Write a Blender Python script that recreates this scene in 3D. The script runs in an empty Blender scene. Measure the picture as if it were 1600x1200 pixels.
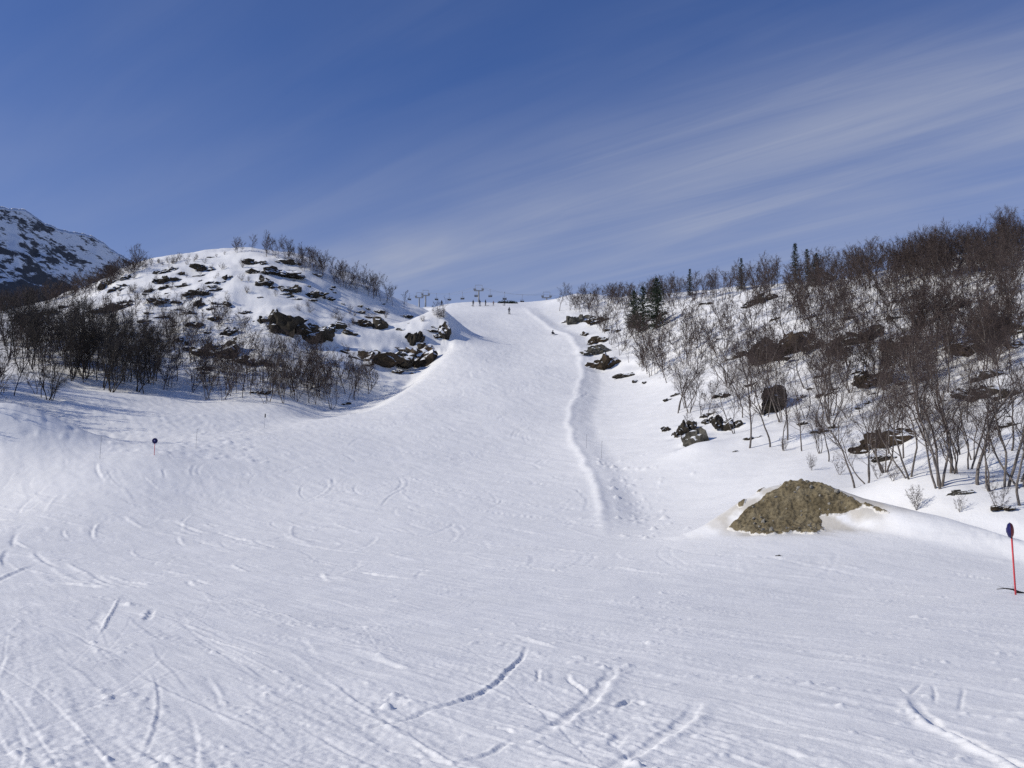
import bpy, bmesh, math, random
import numpy as np
from mathutils import Vector, Matrix, noise as mnoise

R = math.radians
scene = bpy.context.scene
COL = scene.collection

# ------------------------------------------------------------------ camera
EYE = 1.65
PITCH = R(8.18)
cam_data = bpy.data.cameras.new('camera')
cam_data.sensor_width = 36.0
cam_data.lens = 36.0
cam_data.clip_start = 0.1
cam_data.clip_end = 8000.0
cam = bpy.data.objects.new('camera', cam_data)
cam.location = (0, 0, EYE)
cam.rotation_euler = (math.pi / 2 + PITCH, 0, 0)
COL.objects.link(cam)
scene.camera = cam

# ------------------------------------------------------------------ sky, sun, exposure
SUN_AZ = R(-101.0)      # measured from +Y, negative = to the left
SUN_EL = R(33.0)
SUN = Vector((math.sin(SUN_AZ) * math.cos(SUN_EL), math.cos(SUN_AZ) * math.cos(SUN_EL), math.sin(SUN_EL)))
sun_data = bpy.data.lights.new('sun', 'SUN')
sun_data.energy = 4.3
sun_data.angle = R(0.53)
sun_data.color = (1.0, 0.945, 0.84)
sun = bpy.data.objects.new('sun', sun_data)
sun.rotation_euler = SUN.to_track_quat('Z', 'Y').to_euler()
sun.location = (-60, 30, 80)
COL.objects.link(sun)

scene.view_settings.view_transform = 'Standard'
scene.view_settings.look = 'None'
scene.view_settings.exposure = -0.27
scene.view_settings.gamma = 1.0
scene.view_settings.use_curve_mapping = False
scene.cycles.max_bounces = 5
scene.cycles.diffuse_bounces = 3
scene.cycles.use_denoising = False


def build_world():
    w = bpy.data.worlds.new('World')
    scene.world = w
    w.use_nodes = True
    nt = w.node_tree
    nt.nodes.clear()
    N, L = nt.nodes.new, nt.links.new
    out = N('ShaderNodeOutputWorld')
    bg = N('ShaderNodeBackground')
    bg.inputs['Strength'].default_value = 0.09
    sky = N('ShaderNodeTexSky')
    sky.sky_type = 'NISHITA'
    sky.sun_disc = False
    sky.sun_elevation = SUN_EL
    sky.sun_rotation = SUN_AZ % (2 * math.pi)
    sky.altitude = 900
    sky.air_density = 1.0
    sky.dust_density = 0.25
    sky.ozone_density = 2.2
    tint = N('ShaderNodeMix'); tint.data_type = 'RGBA'; tint.blend_type = 'MULTIPLY'
    tint.inputs['Factor'].default_value = 1.0
    tint.inputs['B'].default_value = (0.57, 0.83, 1.40, 1)
    L(sky.outputs['Color'], tint.inputs['A'])

    # thin cirrus: the view direction projected on a cloud layer, noise stretched along the wind
    tc = N('ShaderNodeTexCoord')
    sep = N('ShaderNodeSeparateXYZ'); L(tc.outputs['Generated'], sep.inputs[0])
    zc = N('ShaderNodeMath'); zc.operation = 'MAXIMUM'; zc.inputs[1].default_value = 0.06
    L(sep.outputs['Z'], zc.inputs[0])
    dx = N('ShaderNodeMath'); dx.operation = 'DIVIDE'; L(sep.outputs['X'], dx.inputs[0]); L(zc.outputs[0], dx.inputs[1])
    dy = N('ShaderNodeMath'); dy.operation = 'DIVIDE'; L(sep.outputs['Y'], dy.inputs[0]); L(zc.outputs[0], dy.inputs[1])
    cmb = N('ShaderNodeCombineXYZ'); L(dx.outputs[0], cmb.inputs['X']); L(dy.outputs[0], cmb.inputs['Y'])
    rot = N('ShaderNodeMapping'); rot.inputs['Rotation'].default_value = (0, 0, R(-44))
    L(cmb.outputs[0], rot.inputs['Vector'])

    def streak(scale, loc, sc, detail, distort, rough=0.6):
        mp = N('ShaderNodeMapping')
        mp.inputs['Scale'].default_value = scale
        mp.inputs['Location'].default_value = loc
        L(rot.outputs[0], mp.inputs['Vector'])
        nz = N('ShaderNodeTexNoise')
        nz.inputs['Scale'].default_value = sc
        nz.inputs['Detail'].default_value = detail
        nz.inputs['Roughness'].default_value = rough
        nz.inputs['Distortion'].default_value = distort
        L(mp.outputs[0], nz.inputs['Vector'])
        return nz

    def ramp(src, a, b, lo=0.0, hi=1.0):
        m = N('ShaderNodeMapRange'); m.interpolation_type = 'SMOOTHSTEP'
        m.inputs['From Min'].default_value = a; m.inputs['From Max'].default_value = b
        m.inputs['To Min'].default_value = lo; m.inputs['To Max'].default_value = hi
        L(src, m.inputs['Value'])
        return m.outputs['Result']

    def mul(a, b, op='MULTIPLY'):
        m = N('ShaderNodeMath'); m.operation = op
        L(a, m.inputs[0])
        if isinstance(b, (int, float)):
            m.inputs[1].default_value = b
        else:
            L(b, m.inputs[1])
        return m.outputs[0]
    # cirrus lies in long bands across the wind: where they are, and how torn each is
    sepr = N('ShaderNodeSeparateXYZ'); L(rot.outputs[0], sepr.inputs[0])
    warp = streak((0.35, 0.35, 1), (0.3, 1.7, 0), 1.5, 3.0, 0.0, 0.5)
    u = mul(sepr.outputs['X'], mul(mul(warp.outputs['Fac'], 0.5, 'SUBTRACT'), 1.5), 'ADD')
    bands = N('ShaderNodeValToRGB')
    bands.color_ramp.interpolation = 'B_SPLINE'
    stops = [(0.0, 0.10), (0.55, 0.14), (0.72, 0.26), (0.9, 0.16), (1.08, 0.07), (1.35, 0.20), (1.5, 0.08), (1.72, 0.24), (1.9, 0.12), (2.15, 0.45),
             (2.42, 0.76), (2.70, 0.66), (2.95, 0.40), (3.2, 0.50), (3.5, 0.25), (4.0, 0.3)]
    el = bands.color_ramp.elements
    while len(el) < len(stops):
        el.new(0.5)
    for e, (p, v) in zip(el, stops):
        e.position = p / 4.0
        e.color = (v, v, v, 1)
    L(mul(u, 0.25), bands.inputs['Fac'])
    fine = streak((1.9, 0.24, 1), (3.1, 0.2, 0), 2.0, 7.0, 0.8, 0.62)
    broad = streak((0.9, 0.4, 1), (5.7, 2.6, 0), 1.1, 4.0, 0.6, 0.55)
    c2 = ramp(fine.outputs['Fac'], 0.28, 0.76, 0.46, 1.0)
    c1 = ramp(broad.outputs['Fac'], 0.30, 0.66, 0.25, 1.0)
    cov = mul(mul(bands.outputs['Color'], mul(c1, c2)), 0.80)
    low = ramp(sep.outputs['Z'], 0.18, 0.44, 0.27, 0.0)
    cov = mul(cov, low, 'ADD')
    clampn = N('ShaderNodeClamp'); L(cov, clampn.inputs[0]); clampn.inputs['Max'].default_value = 0.85
    mix = N('ShaderNodeMix'); mix.data_type = 'RGBA'
    L(clampn.outputs[0], mix.inputs['Factor'])
    L(tint.outputs['Result'], mix.inputs['A'])
    mix.inputs['B'].default_value = (6.0, 6.4, 7.6, 1)
    L(mix.outputs['Result'], bg.inputs['Color'])
    L(bg.outputs[0], out.inputs['Surface'])


build_world()

# ------------------------------------------------------------------ numeric helpers
CP, SP = math.cos(PITCH), math.sin(PITCH)


def ray(px, py):
    """direction of a photo pixel (1600 x 1200 frame), scaled so that its Y is 1"""
    a = (np.asarray(px, float) - 800) / 1600.0
    b = (600 - np.asarray(py, float)) / 1600.0
    y = CP - b * SP
    z = SP + b * CP
    return a / y, z / y


def at(px, py, Y):
    dx, dz = ray(px, py)
    return np.array([dx * Y, Y, EYE + dz * Y])


def sstep(t):
    t = np.clip(t, 0, 1)
    return t * t * (3 - 2 * t)


def pn(x, y, seed=0):
    xi = np.floor(x).astype(np.int64); yi = np.floor(y).astype(np.int64)
    fx = x - xi; fy = y - yi

    def g(ix, iy, ax, ay):
        h = (ix * 374761393 + iy * 668265263 + seed * 974634777) & 0xffffffff
        h = ((h ^ (h >> 13)) * 1274126177) & 0xffffffff
        an = ((h ^ (h >> 16)) & 0xffff) * (2 * math.pi / 65536.0)
        return np.cos(an) * ax + np.sin(an) * ay
    u = fx * fx * fx * (fx * (fx * 6 - 15) + 10)
    v = fy * fy * fy * (fy * (fy * 6 - 15) + 10)
    a = g(xi, yi, fx, fy); b = g(xi + 1, yi, fx - 1, fy)
    c = g(xi, yi + 1, fx, fy - 1); d = g(xi + 1, yi + 1, fx - 1, fy - 1)
    return ((a + (b - a) * u) * (1 - v) + (c + (d - c) * u) * v) * 1.4


def fbm(x, y, octaves=3, seed=0, gain=0.5):
    s = 0.0; a = 1.0
    for k in range(octaves):
        s = s + a * pn(x * 2 ** k + 17.3 * k, y * 2 ** k - 9.1 * k, seed + k)
        a *= gain
    return s


# ------------------------------------------------------------------ terrain: smooth surface through surveyed points
CTRL = [
    # valley floor in front
    (1587, 930, 26), (1300, 930, 26.8), (0, 900, 35), (400, 900, 33.5), (800, 900, 32.5), (1200, 898, 31),
    (800, 868, 40), (500, 862, 43), (0, 840, 48), (1020, 836, 46), (1200, 842, 39), (1600, 864, 35),
    (600, 780, 64), (300, 780, 66), (0, 772, 69), (880, 780, 62), (1050, 775, 60), (1250, 738, 56),
    # run, lower
    (800, 700, 95), (500, 702, 92), (300, 708, 84), (240, 711, 80), (100, 728, 76), (0, 738, 75),
    # gully left of the run and the band under the trees
    (430, 662, 114), (300, 676, 102), (150, 690, 97), (0, 692, 93), (300, 640, 122), (150, 628, 117), (0, 612, 111),
    (450, 643, 128), (520, 643, 136),
    # run, upper
    (800, 632, 125), (640, 634, 126), (880, 640, 121), (800, 560, 175), (700, 560, 174), (900, 560, 172),
    (800, 502, 240), (730, 505, 232), (865, 508, 230), (800, 476, 290), (700, 480, 288), (850, 476, 290),
    (750, 481, 400), (860, 478, 400), (650, 482, 400),
    # left hill
    (0, 590, 126), (100, 602, 131), (300, 624, 138), (500, 637, 143),
    (0, 540, 158), (150, 530, 163), (300, 540, 165), (450, 540, 167), (580, 592, 160), (650, 574, 173),
    (0, 488, 200), (100, 466, 205), (200, 420, 208), (300, 405, 207), (400, 401, 206), (480, 416, 209),
    (560, 442, 214), (640, 482, 224), (690, 497, 232), (180, 465, 190), (300, 460, 188), (450, 460, 191), (560, 478, 202), (580, 525, 186),
    (650, 532, 193), (0, 540, 275), (200, 480, 275), (400, 450, 275), (560, 478, 280), (640, 490, 275), (250, 480, 400), (450, 480, 400),
    (-400, 440, 200), (-110, 598, 118), (-450, 320, 104), (-250, 500, 116), (-400, 720, 74), (-400, 850, 46), (-400, 520, 400),  # unseen ground beyond the left edge; its shoulder is raised to shade the gully
    # right hill
    (1600, 797, 40), (1470, 767, 44), (1340, 757, 51), (1200, 722, 64), (1100, 706, 72), (1050, 682, 84),
    (1040, 613, 122), (960, 587, 153), (920, 532, 195), (890, 492, 245), (880, 463, 290),
    (1210, 645, 82), (1250, 560, 108), (1130, 560, 128), (1400, 695, 60), (1400, 605, 78), (1585, 615, 60), (1585, 520, 84),
    (1400, 520, 99), (1280, 482, 135), (1100, 503, 165), (1000, 525, 180),
    (1600, 392, 126), (1500, 405, 137), (1400, 424, 150), (1200, 446, 188), (1100, 459, 213), (1000, 466, 242), (930, 469, 268),
    (1600, 425, 185), (1400, 455, 215), (1200, 470, 265), (1000, 482, 330), (1100, 490, 400), (1400, 490, 400),
    (2000, 330, 118), (2000, 600, 48), (2000, 850, 31), (2000, 450, 220), (2000, 500, 400),
]


def build_tps():
    P = [at(*c) for c in CTRL]
    for az in (-70, -45, -25, -10, 5, 20, 45, 70):
        for r in (0.6, 2, 5, 9, 14, 21):
            P.append(np.array([r * math.sin(R(az)), r * math.cos(R(az)), 0.0]))
    P = np.array(P)
    r = np.hypot(P[:, 0], P[:, 1])
    A = np.arctan2(P[:, 0], P[:, 1]) * 2.4
    B = np.log(r)
    V = P[:, 2] / r
    n = len(P)
    d2 = (A[:, None] - A[None]) ** 2 + (B[:, None] - B[None]) ** 2
    K = np.where(d2 > 0, d2 * np.log(d2 + 1e-12) * 0.5, 0) + np.eye(n) * 2e-4
    M = np.zeros((n + 3, n + 3))
    M[:n, :n] = K
    M[:n, n] = 1; M[:n, n + 1] = A; M[:n, n + 2] = B
    M[n:, :n] = M[:n, n:].T
    w = np.linalg.solve(M, np.concatenate([V, np.zeros(3)]))
    return A, B, w


TPS_A, TPS_B, TPS_W = build_tps()
AZ_MAX = R(40)


def base_height(x, y):
    x = np.atleast_1d(np.asarray(x, float)).ravel(); y = np.atleast_1d(np.asarray(y, float)).ravel()
    out = np.empty_like(x)
    n = len(TPS_A)
    for i in range(0, len(x), 40000):
        xs, ys = x[i:i + 40000], y[i:i + 40000]
        r = np.hypot(xs, ys) + 1e-6
        az = np.arctan2(xs, ys)
        a = np.clip(az, -AZ_MAX, AZ_MAX) * 2.4
        b = np.log(np.clip(r, 0.6, 420))
        d2 = (a[:, None] - TPS_A[None]) ** 2 + (b[:, None] - TPS_B[None]) ** 2 + 1e-12
        t = (d2 * np.log(d2) * 0.5) @ TPS_W[:n] + TPS_W[n] + TPS_W[n + 1] * a + TPS_W[n + 2] * b
        side = 1 - sstep((np.abs(az) - R(60)) / R(70))
        z = np.clip(r, 0, 420) * t * side
        z -= np.maximum(r - 420, 0) * 0.06
        out[i:i + 40000] = z
    return out


def poly_xy(pts):
    return np.array([at(*p)[:2] for p in pts])


def polyline_sd(x, y, P):
    """signed distance to polyline (positive on the right when walking it) and its arc parameter 0..1"""
    best = np.full(x.shape, 1e9); sgn = np.ones(x.shape); par = np.zeros(x.shape)
    seg = np.hypot(*(P[1:] - P[:-1]).T); cum = np.concatenate([[0], np.cumsum(seg)])
    for i in range(len(P) - 1):
        a, d = P[i], P[i + 1] - P[i]
        t = np.clip(((x - a[0]) * d[0] + (y - a[1]) * d[1]) / (d @ d), 0, 1)
        qx = x - a[0] - t * d[0]; qy = y - a[1] - t * d[1]
        dist = np.hypot(qx, qy)
        m = dist < best
        best = np.where(m, dist, best)
        cr = d[0] * (y - a[1]) - d[1] * (x - a[0])
        sgn = np.where(m, np.where(cr < 0, 1, -1), sgn)
        par = np.where(m, (cum[i] + t * seg[i]) / cum[-1], par)
    return best * sgn, par


def in_poly(x, y, P):
    ins = np.zeros(x.shape, bool)
    n = len(P)
    for i in range(n):
        x0, y0 = P[i]; x1, y1 = P[(i + 1) % n]
        c = ((y0 > y) != (y1 > y)) & (x < (x1 - x0) * (y - y0) / (y1 - y0 + 1e-12) + x0)
        ins ^= c
    return ins


def chaikin(P, n=2):
    for _ in range(n):
        q = [P[0]]
        for a, b in zip(P[:-1], P[1:]):
            q += [a * 0.75 + b * 0.25, a * 0.25 + b * 0.75]
        q.append(P[-1]); P = np.array(q)
    return P


BERM = chaikin(poly_xy([(818, 478, 285), (832, 494, 255), (858, 509, 228), (893, 520, 208), (906, 545, 186), (914, 578, 161), (906, 612, 137),
                        (893, 645, 118), (896, 685, 99), (922, 726, 80), (940, 770, 64), (949, 808, 53), (953, 832, 46.5)]))
BANK = chaikin(poly_xy([(742, 543, 190), (700, 556, 177), (655, 588, 152), (600, 622, 131), (545, 645, 120), (470, 664, 110), (390, 686, 97), (300, 704, 86), (230, 714, 80)]))
RF = np.array([(40 + (40 - 10) * -1, 42), (40, 20.0), (44, 18.4), (51, 17.2), (64, 16), (72, 13.5), (84, 13.1), (100, 16.5), (122, 18.3), (155, 15.5), (195, 14.6), (245, 13.8), (290, 14.5), (420, 20)])
LF = np.array([(-260, 105), (-61, 122), (-55.6, 127), (-42.8, 137), (-26.6, 142), (-22, 148), (-16, 170), (-12, 192), (-8, 240)])


def hill_masks(x, y):
    mr = sstep((x - np.interp(y, RF[:, 0], RF[:, 1])) / 5.0)
    lim = np.interp(y, [0, 205, 240, 290, 420], [-11.0, -11.0, -16, -22, -30])
    ml = sstep((y - np.interp(x, LF[:, 0], LF[:, 1])) / 6.0) * sstep((lim - x) / 4.0)
    return ml, mr


MOUND = (11.6, 43.2)


def mound_bump(x, y):
    along = np.interp(x, [6.4, 7.2, 8.0, 9.0, 9.66, 10.75, 11.9, 13.2, 14.1, 14.9, 15.6, 16.3, 17.3, 20, 23], [0, 0.08, 0.34, 0.80, 1.14, 1.50, 1.64, 1.30, 0.85, 0.62, 0.48, 0.42, 0.38, 0.15, 0])
    # the ridge of the heap swings forward on its right side and runs out towards the valley
    yc = np.interp(x, [7, 10.75, 11.9, 13.2, 14.1, 14.9, 15.6, 16.3, 16.8, 17.3, 19, 23], [43.2, 43.2, 43.0, 42.4, 41.3, 40.0, 38.8, 37.6, 36.3, 35.0, 31, 27])
    d = y - yc
    w = np.interp(x, [7, 11.9, 13.2, 14.5, 17, 22], [2.3, 2.8, 3.1, 4.0, 4.6, 5.0])
    prof = np.where(d < 0, 1 - sstep(-d / (w * 1.05)), 1 - sstep(d / (w * 0.85)))
    dip = 0.42 * sstep((x - 12.3) / 1.5) * (1 - sstep((x - 18) / 4)) * np.exp(-((d - 1.0 * w) / (0.55 * w)) ** 2)
    return along * prof - dip


def mound_dirt(x, y):
    """how much earth is mixed into the snow round the heap"""
    g = np.exp(-((x - 12.9) / 2.6) ** 2 - ((y - 41.2) / 1.9) ** 2) + 0.7 * np.exp(-((x - 9.6) / 1.3) ** 2 - ((y - 42.3) / 1.4) ** 2)
    f = fbm(x / 0.9 + 0.4 * y, y / 2.4, 3, 141, 0.6)
    return np.clip(g * (0.55 + 0.9 * f) * 1.6, 0, 0.6)


def height(x, y):
    """the lie of the land without the small marks on the snow"""
    x = np.asarray(x, float); y = np.asarray(y, float)
    shp = x.shape
    x = x.ravel(); y = y.ravel()
    z = base_height(x, y)
    r = np.hypot(x, y)
    ml, mr = hill_masks(x, y)
    # right edge of the groomed run: a bulldozed lip, then a drop
    m = (y > 38) & (y < 310) & (np.abs(x) < 40)
    if m.any():
        sd, par = polyline_sd(x[m], y[m], BERM)
        sd = -sd + 0.35 * pn(x[m] * 0.16, y[m] * 0.16, 5) + 0.06 * pn(x[m] * 0.9, y[m] * 0.9, 6)
        amp = np.interp(par, [0, 0.1, 0.3, 0.55, 0.8, 0.95, 1.0], [0.0, 0.40, 0.60, 0.50, 0.42, 0.36, 0.0])
        wd = np.interp(par, [0, 0.5, 1], [3.4, 2.9, 2.3])
        drop = amp * sstep(sd / wd) * (1 - sstep((sd - wd) / (wd * 5)))
        lip = 0.30 * amp * np.exp(-((sd + 0.25) / (0.30 + 0.5 * (1 - par))) ** 2)
        z[m] += lip - drop
        # left edge of the run: bank falling away into the gully
        sd, par = polyline_sd(x[m], y[m], BANK)
        sd = sd + 0.4 * pn(x[m] * 0.2, y[m] * 0.2, 8)
        amp = np.interp(par, [0, 0.06, 0.3, 0.5, 0.64, 0.8, 1.0], [0.0, 1.2, 2.0, 1.2, 0.3, 0.1, 0.0])
        z[m] += -amp * sstep(sd / 6.0) * (1 - sstep((sd - 7) / 9.0))
    z += mound_bump(x, y)
    # nose of the left hill, snow knoll at the left, drifts
    for (px, py, Y, rr, h) in [(690, 525, 199, 5.6, 4.3), (672, 536, 193, 6.5, 2.4), (20, 660, 88, 6.5, 2.1), (-70, 650, 86, 9, 2.6),
                               (1425, 762, 46, 2.2, 0.55), (1360, 765, 48, 2.6, 0.25), (1530, 780, 42.5, 3.2, 0.35), (1090, 690, 74, 2.0, 0.5),
                               (715, 477, 300, 9, 0.9)]:
        c = at(px, py, Y)
        z += h * np.exp(-((x - c[0]) ** 2 + (y - c[1]) ** 2) / (rr * rr))
    # lumps and ledges on the hills, broad swells on the run
    hm = np.maximum(ml, mr)
    k = hm > 0.01
    if k.any():
        xs, ys = x[k], y[k]
        sc = np.clip(r[k] / 120.0, 0.45, 1.1)
        lump = 1.15 * fbm(xs / 14, ys / 14, 3, 21, 0.42) + 0.10 * fbm(xs / 3.6, ys / 4.2, 2, 31)
        t = z[k] / 3.2 + 0.7 * fbm(xs / 16, ys / 16, 2, 41)
        step = (t - np.floor(t)); ledge = (sstep((step - 0.55) / 0.35) - step) * 0.55
        z[k] += hm[k] * sc * (lump * 0.8 + ledge)
    z += (1 - hm) * sstep((r - 18) / 40) * 0.16 * fbm(x / 14, y / 20, 2, 51) * np.clip(r / 80, 0.3, 1.6)
    return z.reshape(shp)


# table for quick look-ups along rays
LUT_AZ = np.linspace(-R(48), R(48), 760)
LUT_B = np.linspace(math.log(4), math.log(440), 640)
_aa, _bb = np.meshgrid(LUT_AZ, LUT_B)
LUT = height(np.sin(_aa) * np.exp(_bb), np.cos(_aa) * np.exp(_bb))


def hq(x, y):
    r = np.hypot(x, y); az = np.arctan2(x, y)
    i = np.clip((az - LUT_AZ[0]) / (LUT_AZ[1] - LUT_AZ[0]), 0, len(LUT_AZ) - 1.001)
    j = np.clip((np.log(r) - LUT_B[0]) / (LUT_B[1] - LUT_B[0]), 0, len(LUT_B) - 1.001)
    i0 = i.astype(int); j0 = j.astype(int); fi = i - i0; fj = j - j0
    return (LUT[j0, i0] * (1 - fi) + LUT[j0, i0 + 1] * fi) * (1 - fj) + (LUT[j0 + 1, i0] * (1 - fi) + LUT[j0 + 1, i0 + 1] * fi) * fj


def land(px, py, near=5.0, far=415.0):
    """where the sight line of a photo pixel meets the land (or passes closest over it)"""
    px = np.atleast_1d(np.asarray(px, float)); py = np.atleast_1d(np.asarray(py, float))
    dx, dz = ray(px, py)
    T = np.exp(np.linspace(math.log(near), math.log(far), 900))
    out = np.zeros((len(px), 3))
    for k in range(len(px)):
        X = dx[k] * T; gap = EYE + dz[k] * T - hq(X, T)
        h = np.nonzero(gap <= 0)[0]
        h = h[h > 0]
        if len(h):
            j = h[0]; g0, g1 = gap[j - 1], gap[j]
            t = T[j - 1] + (T[j] - T[j - 1]) * g0 / max(g0 - g1, 1e-9)
        else:
            t = T[np.argmin(gap / T)]
        out[k] = (dx[k] * t, t, hq(np.array([dx[k] * t]), np.array([t]))[0])
    return out


# ------------------------------------------------------------------ materials
def new_mat(name):
    m = bpy.data.materials.new(name); m.use_nodes = True
    nt = m.node_tree
    b = nt.nodes['Principled BSDF']
    b.inputs['Specular IOR Level'].default_value = 0.25
    return m, nt, b


def noise_node(nt, scale, detail=4, rough=0.55, coord='Object', mscale=None, dist=0.0):
    tc = nt.nodes.new('ShaderNodeTexCoord')
    n = nt.nodes.new('ShaderNodeTexNoise')
    n.inputs['Scale'].default_value = scale; n.inputs['Detail'].default_value = detail
    n.inputs['Roughness'].default_value = rough; n.inputs['Distortion'].default_value = dist
    src = tc.outputs[coord]
    if mscale:
        mp = nt.nodes.new('ShaderNodeMapping'); mp.inputs['Scale'].default_value = mscale
        nt.links.new(src, mp.inputs['Vector']); src = mp.outputs[0]
    nt.links.new(src, n.inputs['Vector'])
    return n


def ramp_node(nt, src, stops):
    r = nt.nodes.new('ShaderNodeValToRGB')
    e = r.color_ramp.elements
    e[0].position, e[0].color = stops[0][0], (*stops[0][1], 1)
    e[1].position, e[1].color = stops[-1][0], (*stops[-1][1], 1)
    for p, c in stops[1:-1]:
        q = e.new(p); q.color = (*c, 1)
    nt.links.new(src, r.inputs['Fac'])
    return r


def math_node(nt, op, a, b=None):
    m = nt.nodes.new('ShaderNodeMath'); m.operation = op
    for i, v in enumerate((a, b)):
        if v is None:
            continue
        if isinstance(v, (int, float)):
            m.inputs[i].default_value = v
        else:
            nt.links.new(v, m.inputs[i])
    return m.outputs[0]


def bump(nt, b, src, strength, dist, prev=None):
    n = nt.nodes.new('ShaderNodeBump')
    n.inputs['Strength'].default_value = strength; n.inputs['Distance'].default_value = dist
    nt.links.new(src, n.inputs['Height'])
    if prev is not None:
        nt.links.new(prev, n.inputs['Normal'])
    nt.links.new(n.outputs[0], b.inputs['Normal'])
    return n.outputs[0]


def mat_snow():
    m, nt, b = new_mat('snow')
    n = noise_node(nt, 0.35, 5, 0.6)
    r = ramp_node(nt, n.outputs['Fac'], [(0.3, (0.80, 0.797, 0.782)), (0.7, (0.86, 0.855, 0.838))])
    att = nt.nodes.new('ShaderNodeAttribute'); att.attribute_name = 'earth'
    mx = nt.nodes.new('ShaderNodeMix'); mx.data_type = 'RGBA'
    nt.links.new(att.outputs['Fac'], mx.inputs['Factor']); nt.links.new(r.outputs[0], mx.inputs['A'])
    mx.inputs['B'].default_value = (0.36, 0.31, 0.22, 1)
    nt.links.new(mx.outputs['Result'], b.inputs['Base Color'])
    b.inputs['Roughness'].default_value = 0.55
    b.inputs['Specular IOR Level'].default_value = 0.2
    f1 = noise_node(nt, 22, 4, 0.65)
    f2 = noise_node(nt, 2.6, 5, 0.6)
    p = bump(nt, b, f2.outputs['Fac'], 0.35, 0.08)
    bump(nt, b, f1.outputs['Fac'], 0.4, 0.012, p)
    return m


def mat_rock(name, dark, mid, light, snow=0.62):
    m, nt, b = new_mat(name)
    n = noise_node(nt, 1.7, 6, 0.65)
    r = ramp_node(nt, n.outputs['Fac'], [(0.28, dark), (0.5, mid), (0.72, light)])
    n2 = noise_node(nt, 6.0, 5, 0.7)
    mx = nt.nodes.new('ShaderNodeMix'); mx.data_type = 'RGBA'; mx.blend_type = 'MULTIPLY'
    mx.inputs['Factor'].default_value = 0.7
    nt.links.new(r.outputs[0], mx.inputs['A'])
    r2 = ramp_node(nt, n2.outputs['Fac'], [(0.3, (0.45, 0.45, 0.45)), (0.65, (1.15, 1.12, 1.08))])
    nt.links.new(r2.outputs[0], mx.inputs['B'])
    # snow lies where the face is near level
    g = nt.nodes.new('ShaderNodeNewGeometry')
    s = nt.nodes.new('ShaderNodeSeparateXYZ'); nt.links.new(g.outputs['Normal'], s.inputs[0])
    n3 = noise_node(nt, 1.3, 4, 0.6)
    v = math_node(nt, 'ADD', s.outputs['Z'], math_node(nt, 'MULTIPLY', math_node(nt, 'SUBTRACT', n3.outputs['Fac'], 0.5), 0.9))
    mr = nt.nodes.new('ShaderNodeMapRange')
    mr.inputs['From Min'].default_value = snow; mr.inputs['From Max'].default_value = snow + 0.07
    nt.links.new(v, mr.inputs['Value'])
    m2 = nt.nodes.new('ShaderNodeMix'); m2.data_type = 'RGBA'
    nt.links.new(mr.outputs['Result'], m2.inputs['Factor'])
    nt.links.new(mx.outputs['Result'], m2.inputs['A'])
    m2.inputs['B'].default_value = (0.81, 0.82, 0.83, 1)
    nt.links.new(m2.outputs['Result'], b.inputs['Base Color'])
    b.inputs['Roughness'].default_value = 0.85
    bump(nt, b, n2.outputs['Fac'], 0.7, 0.15)
    return m


def mat_plain(name, col, rough=0.6, var=0.25, scale=8.0, metallic=0.0):
    m, nt, b = new_mat(name)
    n = noise_node(nt, scale, 4, 0.6)
    lo = tuple(c * (1 - var) for c in col); hi = tuple(min(1, c * (1 + var)) for c in col)
    r = ramp_node(nt, n.outputs['Fac'], [(0.3, lo), (0.7, hi)])
    nt.links.new(r.outputs[0], b.inputs['Base Color'])
    b.inputs['Roughness'].default_value = rough; b.inputs['Metallic'].default_value = metallic
    return m


SNOW = mat_snow()
ROCK_DARK = mat_rock('dark rock', (0.016, 0.013, 0.009), (0.042, 0.035, 0.025), (0.095, 0.080, 0.060), 0.60)
ROCK_BROWN = mat_rock('brown rock', (0.016, 0.012, 0.008), (0.050, 0.036, 0.022), (0.12, 0.085, 0.052), 0.60)
ROCK_GREY = mat_rock('grey rock', (0.035, 0.032, 0.026), (0.085, 0.08, 0.066), (0.17, 0.16, 0.135), 0.72)
BARK = mat_plain('birch bark', (0.15, 0.13, 0.115), 0.85, 0.45, 5.0)
TWIG = mat_plain('birch twigs', (0.066, 0.048, 0.042), 0.8, 0.3, 0.8)
TWIG_GREY = mat_plain('grey-brown twigs', (0.070, 0.057, 0.049), 0.8, 0.3, 0.8)
TWIG_DARK = mat_plain('dark twigs', (0.048, 0.040, 0.034), 0.8, 0.3, 0.8)
NEEDLE = mat_plain('spruce needles', (0.022, 0.034, 0.018), 0.7, 0.4, 1.5)
RED_POLE = mat_plain('red pole', (0.55, 0.06, 0.07), 0.45, 0.1)
NAVY = mat_plain('navy enamel', (0.012, 0.011, 0.075), 0.4, 0.12)
DARK_RED = mat_plain('dark red enamel', (0.20, 0.03, 0.025), 0.45, 0.15)
STEEL = mat_plain('galvanised steel', (0.24, 0.25, 0.27), 0.5, 0.2, metallic=0.2)
SEAT = mat_plain('dark seat padding', (0.045, 0.045, 0.055), 0.7, 0.2)
PALE = mat_plain('faded blue-grey print', (0.09, 0.09, 0.22), 0.5, 0.2)
BLACK = mat_plain('black plastic', (0.02, 0.02, 0.024), 0.6, 0.2)

# ------------------------------------------------------------------ object helpers


def mesh_from(name, verts, faces, mat, smooth=False):
    me = bpy.data.meshes.new(name)
    me.from_pydata([tuple(v) for v in verts], [], [tuple(f) for f in faces])
    me.update()
    if smooth:
        me.polygons.foreach_set('use_smooth', np.ones(len(me.polygons), bool))
    if mat is not None:
        me.materials.append(mat)
    return me


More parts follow.
